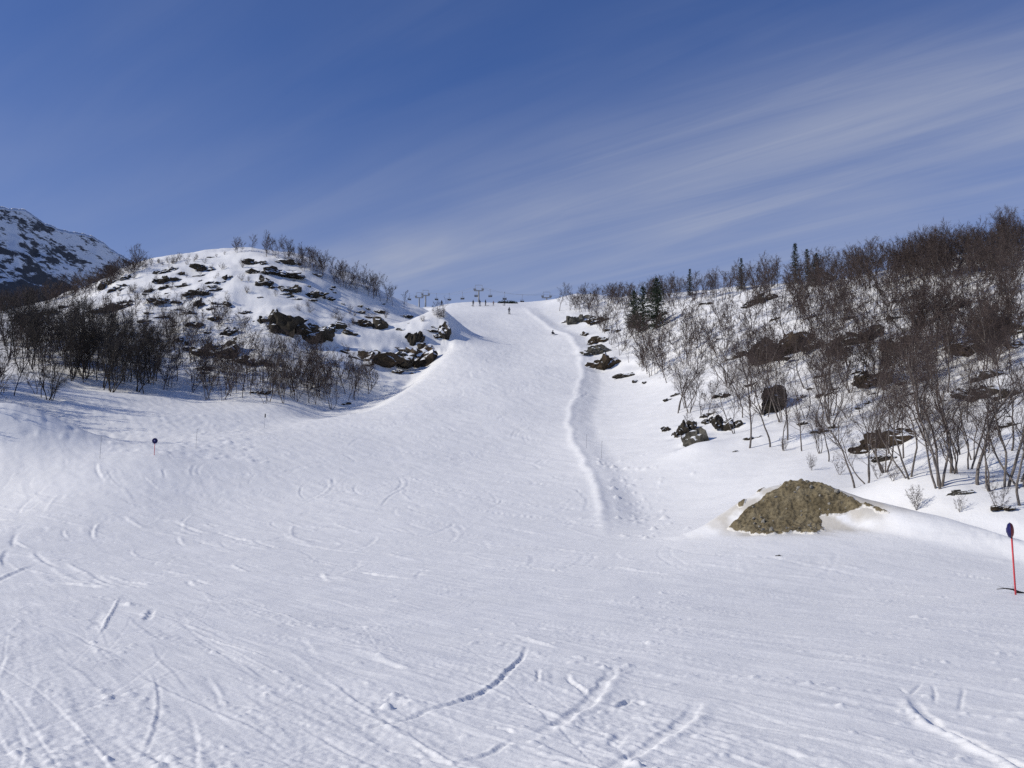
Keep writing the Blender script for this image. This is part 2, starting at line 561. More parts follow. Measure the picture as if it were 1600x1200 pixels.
def mesh_np(name, verts, quads, mat, smooth=True):
    """fast build from numpy arrays; quads is (n,4) or (n,3)"""
    me = bpy.data.meshes.new(name)
    nv, nf, k = len(verts), len(quads), quads.shape[1]
    me.vertices.add(nv); me.vertices.foreach_set('co', np.ascontiguousarray(verts, np.float32).ravel())
    me.loops.add(nf * k); me.loops.foreach_set('vertex_index', np.ascontiguousarray(quads, np.int32).ravel())
    me.polygons.add(nf)
    me.polygons.foreach_set('loop_start', np.arange(0, nf * k, k, dtype=np.int32))
    me.polygons.foreach_set('loop_total', np.full(nf, k, np.int32))
    me.polygons.foreach_set('use_smooth', np.full(nf, smooth, bool))
    me.update(calc_edges=True); me.validate()
    if mat is not None:
        me.materials.append(mat)
    return me


def link(name, data, parent=None, loc=(0, 0, 0), rot=(0, 0, 0), scale=(1, 1, 1)):
    o = bpy.data.objects.new(name, data)
    o.location = loc; o.rotation_euler = rot; o.scale = scale
    COL.objects.link(o)
    if parent is not None:
        o.parent = parent
    return o


def tag(o, label, cat, group=None):
    o['label'] = label; o['category'] = cat
    if group:
        o['group'] = group
    return o


def tube(V, F, pts, radii, sides=5, cap=True):
    pts = np.asarray(pts, float); n = len(pts)
    base = len(V)
    t = pts[1] - pts[0]
    for i in range(n):
        d = pts[min(i + 1, n - 1)] - pts[max(i - 1, 0)]
        d = d / (np.linalg.norm(d) + 1e-9)
        ref = np.array([1.0, 0, 0]) if abs(d[0]) < 0.8 else np.array([0, 1.0, 0])
        u = np.cross(d, ref); u /= np.linalg.norm(u); v = np.cross(d, u)
        for s in range(sides):
            a = 2 * math.pi * s / sides
            V.append(pts[i] + radii[i] * (math.cos(a) * u + math.sin(a) * v))
    for i in range(n - 1):
        for s in range(sides):
            a = base + i * sides + s; b = base + i * sides + (s + 1) % sides
            F.append((a, b, b + sides, a + sides))
    if cap:
        F.append(tuple(base + (n - 1) * sides + s for s in range(sides)))
        F.append(tuple(base + s for s in reversed(range(sides))))


def box(V, F, c, s, rz=0.0):
    b = len(V)
    cz, sz = math.cos(rz), math.sin(rz)
    for dx in (-1, 1):
        for dy in (-1, 1):
            for dz in (-1, 1):
                x, y = dx * s[0] / 2, dy * s[1] / 2
                V.append((c[0] + x * cz - y * sz, c[1] + x * sz + y * cz, c[2] + dz * s[2] / 2))
    for f in ((0, 1, 3, 2), (4, 6, 7, 5), (0, 4, 5, 1), (2, 3, 7, 6), (0, 2, 6, 4), (1, 5, 7, 3)):
        F.append(tuple(b + i for i in f))


# ------------------------------------------------------------------ marks on the snow (tracks, ploughed crumbs)
class Raster:
    def __init__(s, x0, x1, y0, y1, d):
        s.x0, s.y0, s.d = x0, y0, d
        s.nx, s.ny = int((x1 - x0) / d), int((y1 - y0) / d)
        s.h = np.zeros((s.ny, s.nx), np.float32)

    def stroke(s, P, width, depth, lip, side=1.0):
        P = np.asarray(P); pad = width * 3.2
        seg = np.hypot(*(P[1:] - P[:-1]).T); cum = np.concatenate([[0], np.cumsum(seg)])
        for si, (a, b) in enumerate(zip(P[:-1], P[1:])):
            i0 = max(int((min(a[0], b[0]) - pad - s.x0) / s.d), 0); i1 = min(int((max(a[0], b[0]) + pad - s.x0) / s.d) + 1, s.nx)
            j0 = max(int((min(a[1], b[1]) - pad - s.y0) / s.d), 0); j1 = min(int((max(a[1], b[1]) + pad - s.y0) / s.d) + 1, s.ny)
            if i1 <= i0 or j1 <= j0:
                continue
            X, Y = np.meshgrid(s.x0 + (np.arange(i0, i1) + 0.5) * s.d, s.y0 + (np.arange(j0, j1) + 0.5) * s.d)
            d = b - a; L2 = d @ d + 1e-9
            t = ((X - a[0]) * d[0] + (Y - a[1]) * d[1]) / L2
            w = ((t >= 0) & (t < 1))
            cr = (d[0] * (Y - a[1]) - d[1] * (X - a[0])) / math.sqrt(L2) + 0.45 * width * pn(X / (width * 4), Y / (width * 4), 65)
            q = np.abs(cr)
            g = -depth * (1 - sstep((q - width * 0.3) / (width * 0.5))) + lip * np.exp(-((cr * side - width * 1.0) / (width * 0.6)) ** 2)
            u = (cum[si] + np.clip(t, 0, 1) * seg[si]) / cum[-1]
            f = 1.0 / max(width * 2.2, 0.08)
            g = g * sstep(u / 0.3) * sstep((1 - u) / 0.3) * np.clip(0.9 + 0.5 * pn(X * f, Y * f, 64), 0.3, 1.4)
            s.h[j0:j1, i0:i1] += np.where(w, g, 0)

    def blob(s, x, y, r, h, el=1.0, an=0.0):
        i0 = max(int((x - 2 * r - s.x0) / s.d), 0); i1 = min(int((x + 2 * r - s.x0) / s.d) + 2, s.nx)
        j0 = max(int((y - 2 * r - s.y0) / s.d), 0); j1 = min(int((y + 2 * r - s.y0) / s.d) + 2, s.ny)
        if i1 <= i0 or j1 <= j0:
            return
        X, Y = np.meshgrid(s.x0 + (np.arange(i0, i1) + 0.5) * s.d - x, s.y0 + (np.arange(j0, j1) + 0.5) * s.d - y)
        u = X * math.cos(an) + Y * math.sin(an); v = (-X * math.sin(an) + Y * math.cos(an)) * el
        s.h[j0:j1, i0:i1] += h * np.clip(1 - (u * u + v * v) / (r * r), 0, 1) ** 0.7

    def sample(s, x, y):
        i = (x - s.x0) / s.d - 0.5; j = (y - s.y0) / s.d - 0.5
        ok = (i >= 0) & (i < s.nx - 1) & (j >= 0) & (j < s.ny - 1)
        i = np.clip(i, 0, s.nx - 1.001); j = np.clip(j, 0, s.ny - 1.001)
        i0 = i.astype(int); j0 = j.astype(int); fi = i - i0; fj = j - j0
        h = s.h
        v = (h[j0, i0] * (1 - fi) + h[j0, i0 + 1] * fi) * (1 - fj) + (h[j0 + 1, i0] * (1 - fi) + h[j0 + 1, i0 + 1] * fi) * fj
        return np.where(ok, v, 0)


def smooth_px(pts, n=3):
    P = np.array(pts, float)
    P = chaikin(P, n)
    return land(P[:, 0], P[:, 1])[:, :2]


def carve():
    rng = np.random.default_rng(11)
    A = Raster(-17, 17, 5, 34, 0.02)
    B = Raster(-62, 26, 30, 215, 0.09)
    # tracks that can be picked out near the camera
    for pts, w, d, lip, side in [
        ([(500, 1143), (585, 1137), (640, 1122), (688, 1105)], 0.045, 0.035, 0.012, 1),
        ([(560, 1140), (640, 1119), (690, 1104), (735, 1090), (772, 1074), (798, 1050), (818, 1022), (825, 1005)], 0.055, 0.062, 0.02, 1),
        ([(800, 1170), (862, 1138), (890, 1116), (925, 1092), (948, 1062), (962, 1035)], 0.12, 0.05, 0.035, -1),
        ([(900, 1240), (960, 1200), (1000, 1176), (1040, 1150), (1068, 1128), (1095, 1090)], 0.11, 0.045, 0.03, -1),
        ([(1420, 1085), (1450, 1126), (1500, 1150), (1545, 1172), (1610, 1204), (1700, 1260)], 0.09, 0.06, 0.075, -1),
        ([(1402, 1070), (1420, 1090), (1440, 1066)], 0.03, 0.04, 0.0, 1),
        ([(1455, 1066), (1462, 1085), (1460, 1102)], 0.03, 0.03, 0.0, 1), ([(1506, 1072), (1502, 1095), (1497, 1113)], 0.03, 0.03, 0.0, 1),
        ([(-20, 842), (20, 834), (45, 824), (72, 816)], 0.16, 0.13, 0.06, 1),
        ([(150, 1000), (165, 972), (188, 930)], 0.05, -0.07, 0.0, 1), ([(138, 992), (160, 950)], 0.13, 0.03, 0.0, 1),
        ([(220, 889), (245, 862)], 0.05, -0.06, 0, 1), ([(270, 892), (279, 872)], 0.09, 0.09, 0.02, 1),
        ([(228, 972), (240, 950)], 0.10, 0.07, 0.03, 1),
        ([(215, 895), (290, 912), (350, 938)], 0.06, 0.03, 0.03, -1), ([(310, 990), (375, 1012), (440, 1035)], 0.05, 0.03, 0.035, -1),
        ([(330, 925), (420, 950), (520, 990)], 0.06, 0.02, 0.03, -1),
        ([(800, 990), (850, 1005), (890, 1015)], 0.07, 0.0, 0.05, -1), ([(560, 1010), (640, 1040), (680, 1056)], 0.12, 0.0, 0.05, -1),
        ([(880, 1052), (905, 1075), (925, 1088)], 0.05, 0.05, 0.02, 1), ([(965, 1105), (985, 1090), (1010, 1102)], 0.06, 0.06, 0.02, 1),
        ([(955, 1170), (968, 1155), (972, 1145)], 0.10, 0.04, 0.02, 1), ([(840, 1045), (842, 1062), (836, 1070)], 0.035, 0.04, 0.01, 1),
        ([(735, 1138), (790, 1140), (800, 1150)], 0.04, 0.04, 0.02, 1), ([(690, 1195), (760, 1182), (810, 1155)], 0.05, 0.03, 0.02, 1),
    ]:
        A.stroke(smooth_px(pts), w, d * 0.42, lip * 0.5, side)
    # long scraped streaks: everybody glides out towards the lower right
    for k in range(430):
        Y = 6.5 + 26 * rng.random() ** 1.15
        X = rng.uniform(-0.62, 0.62) * Y
        an = math.atan2(-0.88, 0.47) + rng.normal(0, 0.10)
        Ls = rng.uniform(1.2, 7.0)
        c = rng.normal(0, 0.015)
        P = []
        for t in np.linspace(-0.5, 0.5, 7):
            a2 = an + c * t * 2
            P.append((X + math.cos(a2) * Ls * t, Y + math.sin(a2) * Ls * t))
        w = rng.uniform(0.02, 0.055) * (1 + Y / 26)
        A.stroke(np.array(P), w, rng.uniform(-0.004, 0.007), rng.uniform(0.0, 0.010), rng.choice([-1, 1]))
    # long ski tracks, mostly in pairs, running out to the lower right
    for k in range(230):
        Y = rng.uniform(8, 36); X = rng.uniform(-0.6, 0.6) * Y
        an = math.atan2(-0.88, 0.47) + rng.normal(0, 0.22); Ls = rng.uniform(5, 18); c = rng.normal(0, 0.012)
        P = [np.array([X, Y])]
        for q in range(24):
            an += c + rng.normal(0, 0.012)
            P.append(P[-1] + Ls / 24 * np.array([math.cos(an), math.sin(an)]))
        P = np.array(P); d = (0.0015 + 0.006 * rng.random() ** 2) * min(1.0, Y / 22 + 0.35); w = rng.uniform(0.02, 0.04)
        A.stroke(P, w, d, d * 0.5, rng.choice([-1, 1]))
        if rng.random() < 0.6:
            A.stroke(P + np.array([0.28, 0.14]), w, d * 0.9, d * 0.5, rng.choice([-1, 1]))
    # crumbs of ploughed snow, in drifts
    for k in range(120):
        Y = 6.2 + 22 * rng.random() ** 1.3; X = rng.uniform(-0.6, 0.6) * Y
        sp = rng.uniform(0.15, 0.7)
        for q in range(rng.integers(6, 24)):
            u, v = rng.normal(0, sp * 1.6), rng.normal(0, sp * 0.45)
            r = rng.uniform(0.02, 0.055) * (1 + Y / 40)
            A.blob(X + 0.47 * u + 0.88 * v, Y - 0.88 * u + 0.47 * v, r, rng.uniform(0.12, 0.42) * r, rng.uniform(0.7, 1.6), rng.uniform(0, 3))
    for (px, py) in [(605, 1106), (30, 905), (145, 1002)]:
        p = land(px, py)[0]
        A.blob(p[0], p[1], 0.07, 0.05)
    # turns carved by skis and boards higher up the run
    for k in range(1250):
        Y = 29 + 160 * rng.random() ** 1.7
        lo = np.interp(Y, [30, 60, 90, 120, 190], [-0.55, -0.55, -0.42, -0.14, -0.06]); hi = np.interp(Y, [30, 48, 60, 120, 190], [0.3, 0.09, 0.07, 0.055, 0.065])
        X = rng.uniform(lo, hi) * Y
        rad = rng.uniform(4, 22); arc = rng.uniform(0.2, 0.8)
        a0 = rng.uniform(0, 2 * math.pi)
        n = max(4, int(rad * arc / 0.5))
        an = a0 + np.linspace(0, arc, n)
        P = np.stack([X + rad * (np.cos(an) - math.cos(a0)), Y + rad * (np.sin(an) - math.sin(a0))], 1)
        w = rng.uniform(0.05, 0.18) * (0.7 + Y / 120)
        dep = (0.006 + 0.022 * rng.random() ** 2.6) * np.clip(Y / 60, 0.35, 1) * (0.75 + Y / 110)
        B.stroke(P, w, dep, dep * rng.uniform(0.2, 0.9), rng.choice([-1, 1]))
        if rng.random() < 0.3:
            off = P + np.array([0.45, 0.1])
            B.stroke(off, w, dep * 0.8, dep * 0.4, 1)
    # gliding marks in the middle distance
    for k in range(420):
        Y = rng.uniform(28, 75); X = rng.uniform(-0.55, 0.5) * Y
        if X > 0.09 * Y and Y > 36:
            continue
        an = math.atan2(-0.80, 0.6) + rng.normal(0, 0.25); Ls = rng.uniform(2, 9)
        P = [(X + math.cos(an + 0.1 * t) * Ls * t, Y + math.sin(an + 0.1 * t) * Ls * t) for t in np.linspace(-0.5, 0.5, 6)]
        B.stroke(np.array(P), rng.uniform(0.08, 0.18), rng.uniform(-0.02, 0.05), rng.uniform(0, 0.05), rng.choice([-1, 1]))
    # chunks knocked off the edge of the run
    for k in range(300):
        Y = rng.uniform(45, 84); e = np.interp(Y, BERM[::-1, 1], BERM[::-1, 0])
        X = e + 0.6 + abs(rng.normal(0, 1.7))
        r = 0.07 + 0.16 * rng.random() ** 3
        B.blob(X, Y, r, r * rng.uniform(0.3, 0.9), rng.uniform(0.6, 1.5), rng.uniform(0, 3))
    # churned snow in the gully at the left
    for k in range(900):
        Y = rng.uniform(82, 118); X = rng.uniform(-0.52, -0.24) * Y
        r = rng.uniform(0.15, 0.5)
        B.blob(X, Y, r, r * rng.uniform(-0.22, 0.28), rng.uniform(0.4, 1), rng.uniform(-0.5, 0.5))
    return A, B


RAST_A, RAST_B = carve()


def fine_relief(x, y):
    r = np.hypot(x, y)
    z = np.zeros_like(x)
    a = x * 0.47 - y * 0.88; b = x * 0.88 + y * 0.47
    k = (r < 60) & (y > 0)
    if k.any():
        xs, ys, aa, bb, rr = x[k], y[k], a[k], b[k], r[k]
        wob = 0.10 * pn(xs / 3.0, ys / 3.0, 70)
        streak = fbm(aa * 0.15, (bb + wob) * 2.4, 4, 71, 0.6)
        patch = sstep((fbm(aa / 6.0, bb / 1.6, 2, 73) + 0.05) / 0.55)
        crumb = np.abs(pn(xs / 0.16, ys / 0.16, 75)) * 0.6 + pn(xs / 0.07, ys / 0.09, 76) * 0.35
        fade = 1 - sstep((rr - 26) / 26)
        z[k] += (0.008 * streak + 0.016 * patch * crumb + 0.030 * fbm(xs / 1.9, ys / 1.9, 2, 77)) * (0.25 + 0.75 * fade)
    ml, mr = hill_masks(x, y)
    hm = np.maximum(ml, mr)
    far = sstep((r - 28) / 25)
    z += far * (1 - hm) * np.clip(r / 100, 0.35, 1.5) * (0.030 * fbm(a / 3.5, b / 0.9, 2, 81) + 0.018 * fbm(x / 1.1, y / 1.6, 2, 83))
    z += hm * np.clip(r / 100, 0.4, 1.4) * 0.055 * fbm(x / 1.3, y / 1.7, 2, 85)
    z += RAST_A.sample(x, y) * (1 - sstep((r - 27) / 5)) + RAST_B.sample(x, y) * sstep((r - 29) / 5)
    return z


# ------------------------------------------------------------------ where the rocks stick out
# (px, py, width px, height px, material, tilt, label or None)
D, BR, G = ROCK_DARK, ROCK_BROWN, ROCK_GREY
ROCKS = [
    (1209, 628, 52, 40, D, 0.0, 'big angular dark boulder with a snow cap among the birches'),
    (1084, 686, 36, 27, G, 0.3, 'grey wedge boulder at the foot of the birch slope'),
    (1069, 673, 34, 20, D, 0.5, 'dark slanting slab just behind the grey wedge boulder'),
    (1046, 669, 20, 9, D, 0.2, 'flat rock left of the slanting slab at the slope foot'),
    (1138, 664, 42, 20, D, -0.1, 'broad dark rock under a snow shelf right of the wedge boulder'),
    (1110, 656, 20, 12, D, 0.2, 'small dark rock between the wedge boulder and the birches'),
    (1108, 647, 22, 8, D, 0.3, 'thin dark rock edge above the snow shelf'),
    (1378, 693, 70, 30, BR, 0.12, 'large brown flat boulder in front of the densest birches'),
    (1384, 717, 28, 10, D, 0.0, 'low dark stone just below the large brown boulder'),
    (1497, 770, 26, 9, G, 0.05, 'small grey stone lying on the snow by the multi-stemmed birch'),
    (1566, 795, 30, 8, BR, 0.0, 'brown stone with dead stems at the right edge of the photo'),
    (1373, 597, 50, 22, BR, 0.05, 'brown pointed boulder high above the large flat boulder'),
    (1225, 542, 92, 44, BR, 0.1, 'massive brown cliff block in the middle of the birch slope'),
    (1340, 528, 56, 24, D, 0.3, 'dark ledge right of the massive cliff block'),
    (1312, 548, 34, 16, D, 0.1, 'dark rock below the ledge beside the cliff block'),
    (1407, 536, 42, 22, BR, 0.2, 'brown rock in the birches uphill of the pointed boulder'),
    (1525, 541, 66, 30, BR, 0.25, 'long ochre rock band on the upper right slope'),
    (1572, 517, 64, 24, BR, 0.1, 'ochre rock crest at the right edge above the band'),
    (1588, 537, 26, 15, BR, 0.1, 'round ochre boulder below the rock crest at the right edge'),
    (1540, 588, 36, 15, D, 0.25, 'dark leaning slab on the right slope above the rock shelf'),
    (1525, 617, 58, 24, D, -0.1, 'dark rock shelf behind the tall birches at the right'),
    (1574, 616, 30, 11, D, 0.15, 'thin dark rock right of the rock shelf'),
    (1575, 664, 26, 8, D, 0.1, None), (1150, 556, 34, 12, D, 0.3, 'dark rock left of the massive cliff block'),
    (1185, 470, 44, 15, D, 0.2, 'dark outcrop just under the right skyline'),
    (1104, 474, 14, 6, D, 0, None), (1035, 491, 22, 7, D, 0.2, None), (1295, 423, 20, 13, D, 0.4, 'rock with a snow cap on the right skyline beside the spruces'),
    (1400, 470, 24, 8, D, 0.2, None), (1429, 462, 15, 10, D, 0.1, None), (1270, 541, 28, 10, D, 0.2, None), (1440, 509, 19, 12, D, 0.1, None),
    (1392, 496, 26, 9, D, 0.1, None), (1500, 477, 28, 9, D, 0.35, None), (1597, 495, 16, 10, D, 0.3, None), (1250, 621, 13, 9, D, 0.5, None),
    (1059, 615, 18, 6, D, 0.2, None), (1044, 624, 12, 6, D, 0, None), (1128, 618, 18, 11, D, 0.1, None), (1178, 683, 24, 6, D, 0.1, None),
    (1253, 661, 14, 9, D, 0.3, None), (1280, 674, 20, 9, D, 0, None), (1302, 667, 12, 8, D, 0, None), (1359, 629, 12, 6, D, 0, None), (1150, 705, 8, 4, D, 0, None),
    (904, 498, 34, 18, G, 0.0, 'grey rock beside the upper part of the run'), (938, 500, 34, 11, BR, -0.05, 'brown flat rock attached to the grey rock by the upper run'),
    (884, 503, 10, 7, D, 0, None), (912, 522, 10, 9, BR, 0.4, None), (934, 532, 24, 15, BR, 0, 'uppermost rock of the stack right of the snow lip'),
    (928, 549, 36, 19, G, 0.2, 'pale rock in the stack right of the snow lip'), (946, 568, 40, 24, BR, 0.1, 'rusty brown lowest rock of the stack right of the snow lip'),
    (980, 585, 25, 11, D, 0.1, 'dark rock right below the rusty brown rock'), (995, 595, 10, 7, D, 0, None), (949, 515, 10, 8, D, 0, None), (967, 516, 9, 7, D, 0, None),
    (1009, 597, 8, 5, D, 0, None),
    # left hill
    (400, 410, 28, 9, D, 0.0, None), (442, 409, 24, 9, D, 0.1, None), (464, 412, 9, 6, D, 0, None), (435, 427, 74, 10, D, -0.03, 'long thin rock ledge near the top of the left hill'),
    (415, 440, 26, 17, D, 0.4, 'dark rock under the long thin ledge'), (446, 451, 40, 13, D, 0.1, 'dark rock step right of the hill centre'), (487, 461, 32, 11, D, 0.1, None),
    (510, 465, 18, 8, D, 0.0, None), (535, 475, 9, 5, D, 0, None), (563, 477, 8, 4, D, 0.3, None), (573, 482, 10, 4, D, 0, None), (592, 487, 14, 7, D, 0, None),
    (634, 494, 16, 6, D, 0, None), (356, 432, 13, 11, D, 0, None), (359, 475, 15, 12, D, -0.5, None), (387, 487, 13, 8, D, 0, None), (410, 499, 19, 15, D, 0.2, None),
    (427, 495, 13, 22, D, -0.3, 'steep dark rock at the top left of the hillside cliff'), (455, 513, 58, 32, D, -0.05, 'big dark cliff in the middle of the left hill'),
    (492, 525, 48, 24, D, 0.1, 'dark cliff continuing down right of the big cliff'), (522, 510, 28, 21, D, 0.1, 'dark rock between the cliffs and the round rock'),
    (562, 505, 36, 11, BR, -0.1, 'brown rock strip left of the round rock'), (592, 508, 22, 17, D, 0.0, 'round dark rock on the right shoulder of the left hill'),
    (625, 515, 24, 6, D, 0, None), (550, 521, 26, 12, D, -0.4, None), (574, 553, 72, 34, BR, -0.05, 'broad brown cliff above the trees by the run'),
    (608, 560, 44, 28, D, 0.0, 'dark middle of the lower cliff band'), (642, 558, 50, 34, BR, 0.2, 'brown cliff end nearest the run'), (648, 530, 30, 18, D, -0.3, 'dark rock above the brown cliff end'),
    (664, 540, 18, 14, D, -0.4, None), (697, 519, 15, 26, D, 0.3, 'steep rock on the nose of the left hill above its shadow'), (684, 524, 10, 10, D, 0.2, None), (673, 509, 10, 5, D, 0, None),
    (622, 579, 14, 7, D, 0.2, None), (645, 583, 9, 5, D, 0, None), (395, 566, 38, 15, D, 0.0, 'dark rock among the trees below the big cliff'), (357, 548, 28, 22, D, 0.1, 'dark rock left of the trees below the big cliff'),
    (427, 567, 18, 12, D, 0.1, None), (407, 611, 24, 12, D, 0.1, 'low dark rock near the foot of the left hill'), (540, 629, 16, 9, D, 0.2, None), (357, 515, 16, 13, D, 0, None),
    (262, 422, 30, 10, D, 0.2, None), (258, 436, 34, 13, D, 0.15, 'dark rock step on the left hill skyline slope'), (320, 420, 28, 10, D, -0.1, None), (290, 445, 22, 7, D, 0.15, None),
    (307, 459, 32, 11, D, 0.2, None), (337, 451, 20, 7, D, 0.2, None), (310, 473, 12, 18, D, -0.2, None), (262, 470, 34, 11, D, 0.05, None), (240, 470, 18, 11, D, 0, None),
    (335, 442, 16, 7, D, 0, None), (337, 495, 15, 18, D, 0, None), (305, 507, 18, 13, D, 0, None), (355, 520, 30, 14, D, 0.3, None), (287, 530, 15, 13, D, 0, None), (295, 535, 10, 9, D, 0, None),
    (335, 547, 52, 18, D, 0.05, 'long dark rock left of the hillside trees'), (300, 545, 24, 10, D, 0, None), (175, 482, 54, 10, D, 0.2, 'long low rock in the thin trees at the far left'),
    (165, 442, 20, 16, D, 0.5, None), (178, 452, 14, 8, D, 0.3, None), (82, 487, 24, 10, D, 0.2, None), (40, 497, 38, 13, D, 0.3, None), (103, 478, 14, 7, D, 0, None), (205, 471, 16, 7, D, 0, None),
    (1218, 868, 9, 4, BR, 0, 'small clod of dark earth on the snow in front of the mound'),
]



def scatter_rocks():
    rs = random.Random(71)
    for P, n in (([(200, 425), (330, 400), (420, 398), (520, 440), (640, 490), (690, 510), (640, 530), (560, 490), (420, 470), (330, 520), (300, 600), (480, 600), (420, 560), (250, 560), (180, 480)], 64),
                 ([(1050, 500), (1300, 450), (1600, 430), (1600, 720), (1400, 650), (1250, 640), (1100, 600)], 46)):
        P = np.array(P, float)
        k = 0
        while k < n:
            x, y = rs.uniform(P[:, 0].min(), P[:, 0].max()), rs.uniform(P[:, 1].min(), P[:, 1].max())
            if in_poly(np.array([x]), np.array([y]), P)[0]:
                w = rs.uniform(6, 20)
                ROCKS.append((x, y, w, max(3.0, w * rs.uniform(0.25, 0.5)), D if rs.random() < 0.8 else BR, rs.uniform(-0.1, 0.3), None))
                k += 1


scatter_rocks()
ROCK_POS = land([r[0] for r in ROCKS], [r[1] + r[3] * 0.25 for r in ROCKS])


def rock_ledges(x, y):
    """snow piled up behind every outcrop, so that the rock shows as a face under a shelf of snow"""
    z = np.zeros_like(x)
    for (px, py, w, h, *_), p in zip(ROCKS, ROCK_POS):
        s = p[1] / 1600.0
        if w * s < 0.5:
            continue
        W, Hh = w * s, min(h * s, 3.2)
        m = (np.abs(x - p[0]) < 2.2 * W + 2) & (np.abs(y - p[1]) < 3 * Hh + 2 * W + 3)
        m = np.nonzero(m)[0]
        if not len(m):
            continue
        a = math.atan2(p[0], p[1])
        dx, dy = x[m] - p[0], y[m] - p[1]
        lat = dx * math.cos(a) - dy * math.sin(a)
        dep = dx * math.sin(a) + dy * math.cos(a) - 0.15 * Hh + 0.25 * Hh * pn(lat / (0.35 * W), 0 * lat + px, 61)
        edge = np.exp(-np.abs(lat / (0.62 * W)) ** 3)
        z[m] += 0.30 * Hh * edge * sstep((dep + 0.1 * Hh) / (0.35 * Hh)) * np.exp(-np.maximum(dep, 0) / (1.6 * Hh + 0.4 * W))
        z[m] -= 0.22 * Hh * edge * np.exp(-((dep + 0.9 * Hh) / (0.7 * Hh)) ** 2)
    return z


def build_ground():
    rows = list(np.geomspace(0.01, 5.5, 30))
    while rows[-1] < 335:
        r = rows[-1]
        rows.append(r + min(0.00046 * r * r, 0.0055 * r))
    while rows[-1] < 4200:
        rows.append(rows[-1] * 1.045)
    rows = np.array(rows)
    az = np.concatenate([np.linspace(-180, -31, 48)[:-1], np.linspace(-31, 31, 960), np.linspace(31, 180, 48)[1:-1]])
    az = np.radians(az)
    na, nr = len(az), len(rows)
    Rr, Az = np.meshgrid(rows, az, indexing='ij')
    x = (Rr * np.sin(Az)).ravel(); y = (Rr * np.cos(Az)).ravel()
    z = height(x, y)
    z += fine_relief(x, y) + rock_ledges(x, y)
    V = np.stack([x, y, z], 1)
    i, j = np.meshgrid(np.arange(nr - 1), np.arange(na), indexing='ij')
    j2 = (j + 1) % na
    Q = np.stack([i * na + j, i * na + j2, (i + 1) * na + j2, (i + 1) * na + j], -1).reshape(-1, 4)
    Q = Q[:, ::-1]
    me = mesh_np('snow_ground', V, Q, SNOW, True)
    at_ = me.attributes.new('earth', 'FLOAT', 'POINT')
    e = np.where((np.abs(x - 12) < 10) & (np.abs(y - 41) < 8), mound_dirt(x, y), 0).astype(np.float32)
    at_.data.foreach_set('value', e)
    o = link('snow_ground', me)
    o['kind'] = 'structure'
    return o


build_ground()

# ------------------------------------------------------------------ far mountain
def mat_mountain():
    m, nt, b = new_mat('mountain snow and rock')
    n1 = noise_node(nt, 0.019, 9, 0.72, 'Object', (1, 0.5, 1.5), 0.4)
    n2 = noise_node(nt, 0.085, 7, 0.75, 'Object', (1, 0.5, 1.6))
    tc = nt.nodes.new('ShaderNodeTexCoord')
    s = nt.nodes.new('ShaderNodeSeparateXYZ'); nt.links.new(tc.outputs['Object'], s.inputs[0])
    g = nt.nodes.new('ShaderNodeNewGeometry')
    sg = nt.nodes.new('ShaderNodeSeparateXYZ'); nt.links.new(g.outputs['Normal'], sg.inputs[0])
    mr = nt.nodes.new('ShaderNodeMapRange')     # bare birch and rock thicken downhill
    mr.inputs['From Min'].default_value = 460; mr.inputs['From Max'].default_value = 330
    mr.inputs['To Min'].default_value = -0.06; mr.inputs['To Max'].default_value = 0.08
    nt.links.new(s.outputs['Z'], mr.inputs['Value'])
    v = math_node(nt, 'ADD', math_node(nt, 'MULTIPLY', n1.outputs['Fac'], 0.6), math_node(nt, 'MULTIPLY', n2.outputs['Fac'], 0.5))
    v = math_node(nt, 'ADD', v, mr.outputs['Result'])
    v = math_node(nt, 'ADD', v, math_node(nt, 'MULTIPLY', math_node(nt, 'SUBTRACT', 0.72, sg.outputs['Z']), 0.35))
    r = ramp_node(nt, v, [(0.562, (0.80, 0.81, 0.83)), (0.598, (0.075, 0.075, 0.08))])
    nt.links.new(r.outputs[0], b.inputs['Base Color'])
    b.inputs['Roughness'].default_value = 0.9
    return m


def build_mountain():
    crest = [(-900, 470), (-700, 380), (-500, 340), (-300, 330), (-120, 300), (-30, 322), (5, 324), (38, 327), (52, 336), (75, 351), (100, 360), (128, 364), (142, 368), (160, 378), (178, 391), (192, 400), (212, 412), (240, 440), (300, 500), (420, 580)]
    cx = np.array([c[0] for c in crest], float); cy = np.array([c[1] for c in crest], float)
    U = np.linspace(-900, 420, 420); T = np.concatenate([np.linspace(-0.35, 0, 40)[:-1], np.linspace(0, 1, 150)])
    y0 = 1500.0 + 1.35 * np.clip(U, -700, 420)      # the ridge runs away to the right, its near flank lies in shade
    V = []
    top = np.array([at(u, np.interp(u, cx, cy), yy) for u, yy in zip(U, y0)])
    for t in T:
        yy = y0 - t * 230
        drop = np.where(t > 0, 1, 1) * abs(t) ** 0.85 * (400 if t > 0 else 500)
        x = top[:, 0] + 320 * t
        z = top[:, 2] - drop
        w = min(1.0, abs(t) * 9)
        rid = fbm(x / 150 + 3, yy / 150, 5, 91, 0.55) * 30 + (0.5 - np.abs(fbm(x / 70, yy / 120, 4, 95, 0.5))) * 16
        z = z + rid * w * 0.8 + fbm(x / 16, yy / 16, 2, 97) * 2.2
        V.append(np.stack([x, yy, z], 1))
    nr, na = len(T), len(U)
    i, j = np.meshgrid(np.arange(nr - 1), np.arange(na - 1), indexing='ij')
    Q = np.stack([i * na + j, (i + 1) * na + j, (i + 1) * na + j + 1, i * na + j + 1], -1).reshape(-1, 4)
    o = link('mountain', mesh_np('mountain', np.concatenate(V), Q, mat_mountain(), True))
    o['kind'] = 'structure'


build_mountain()


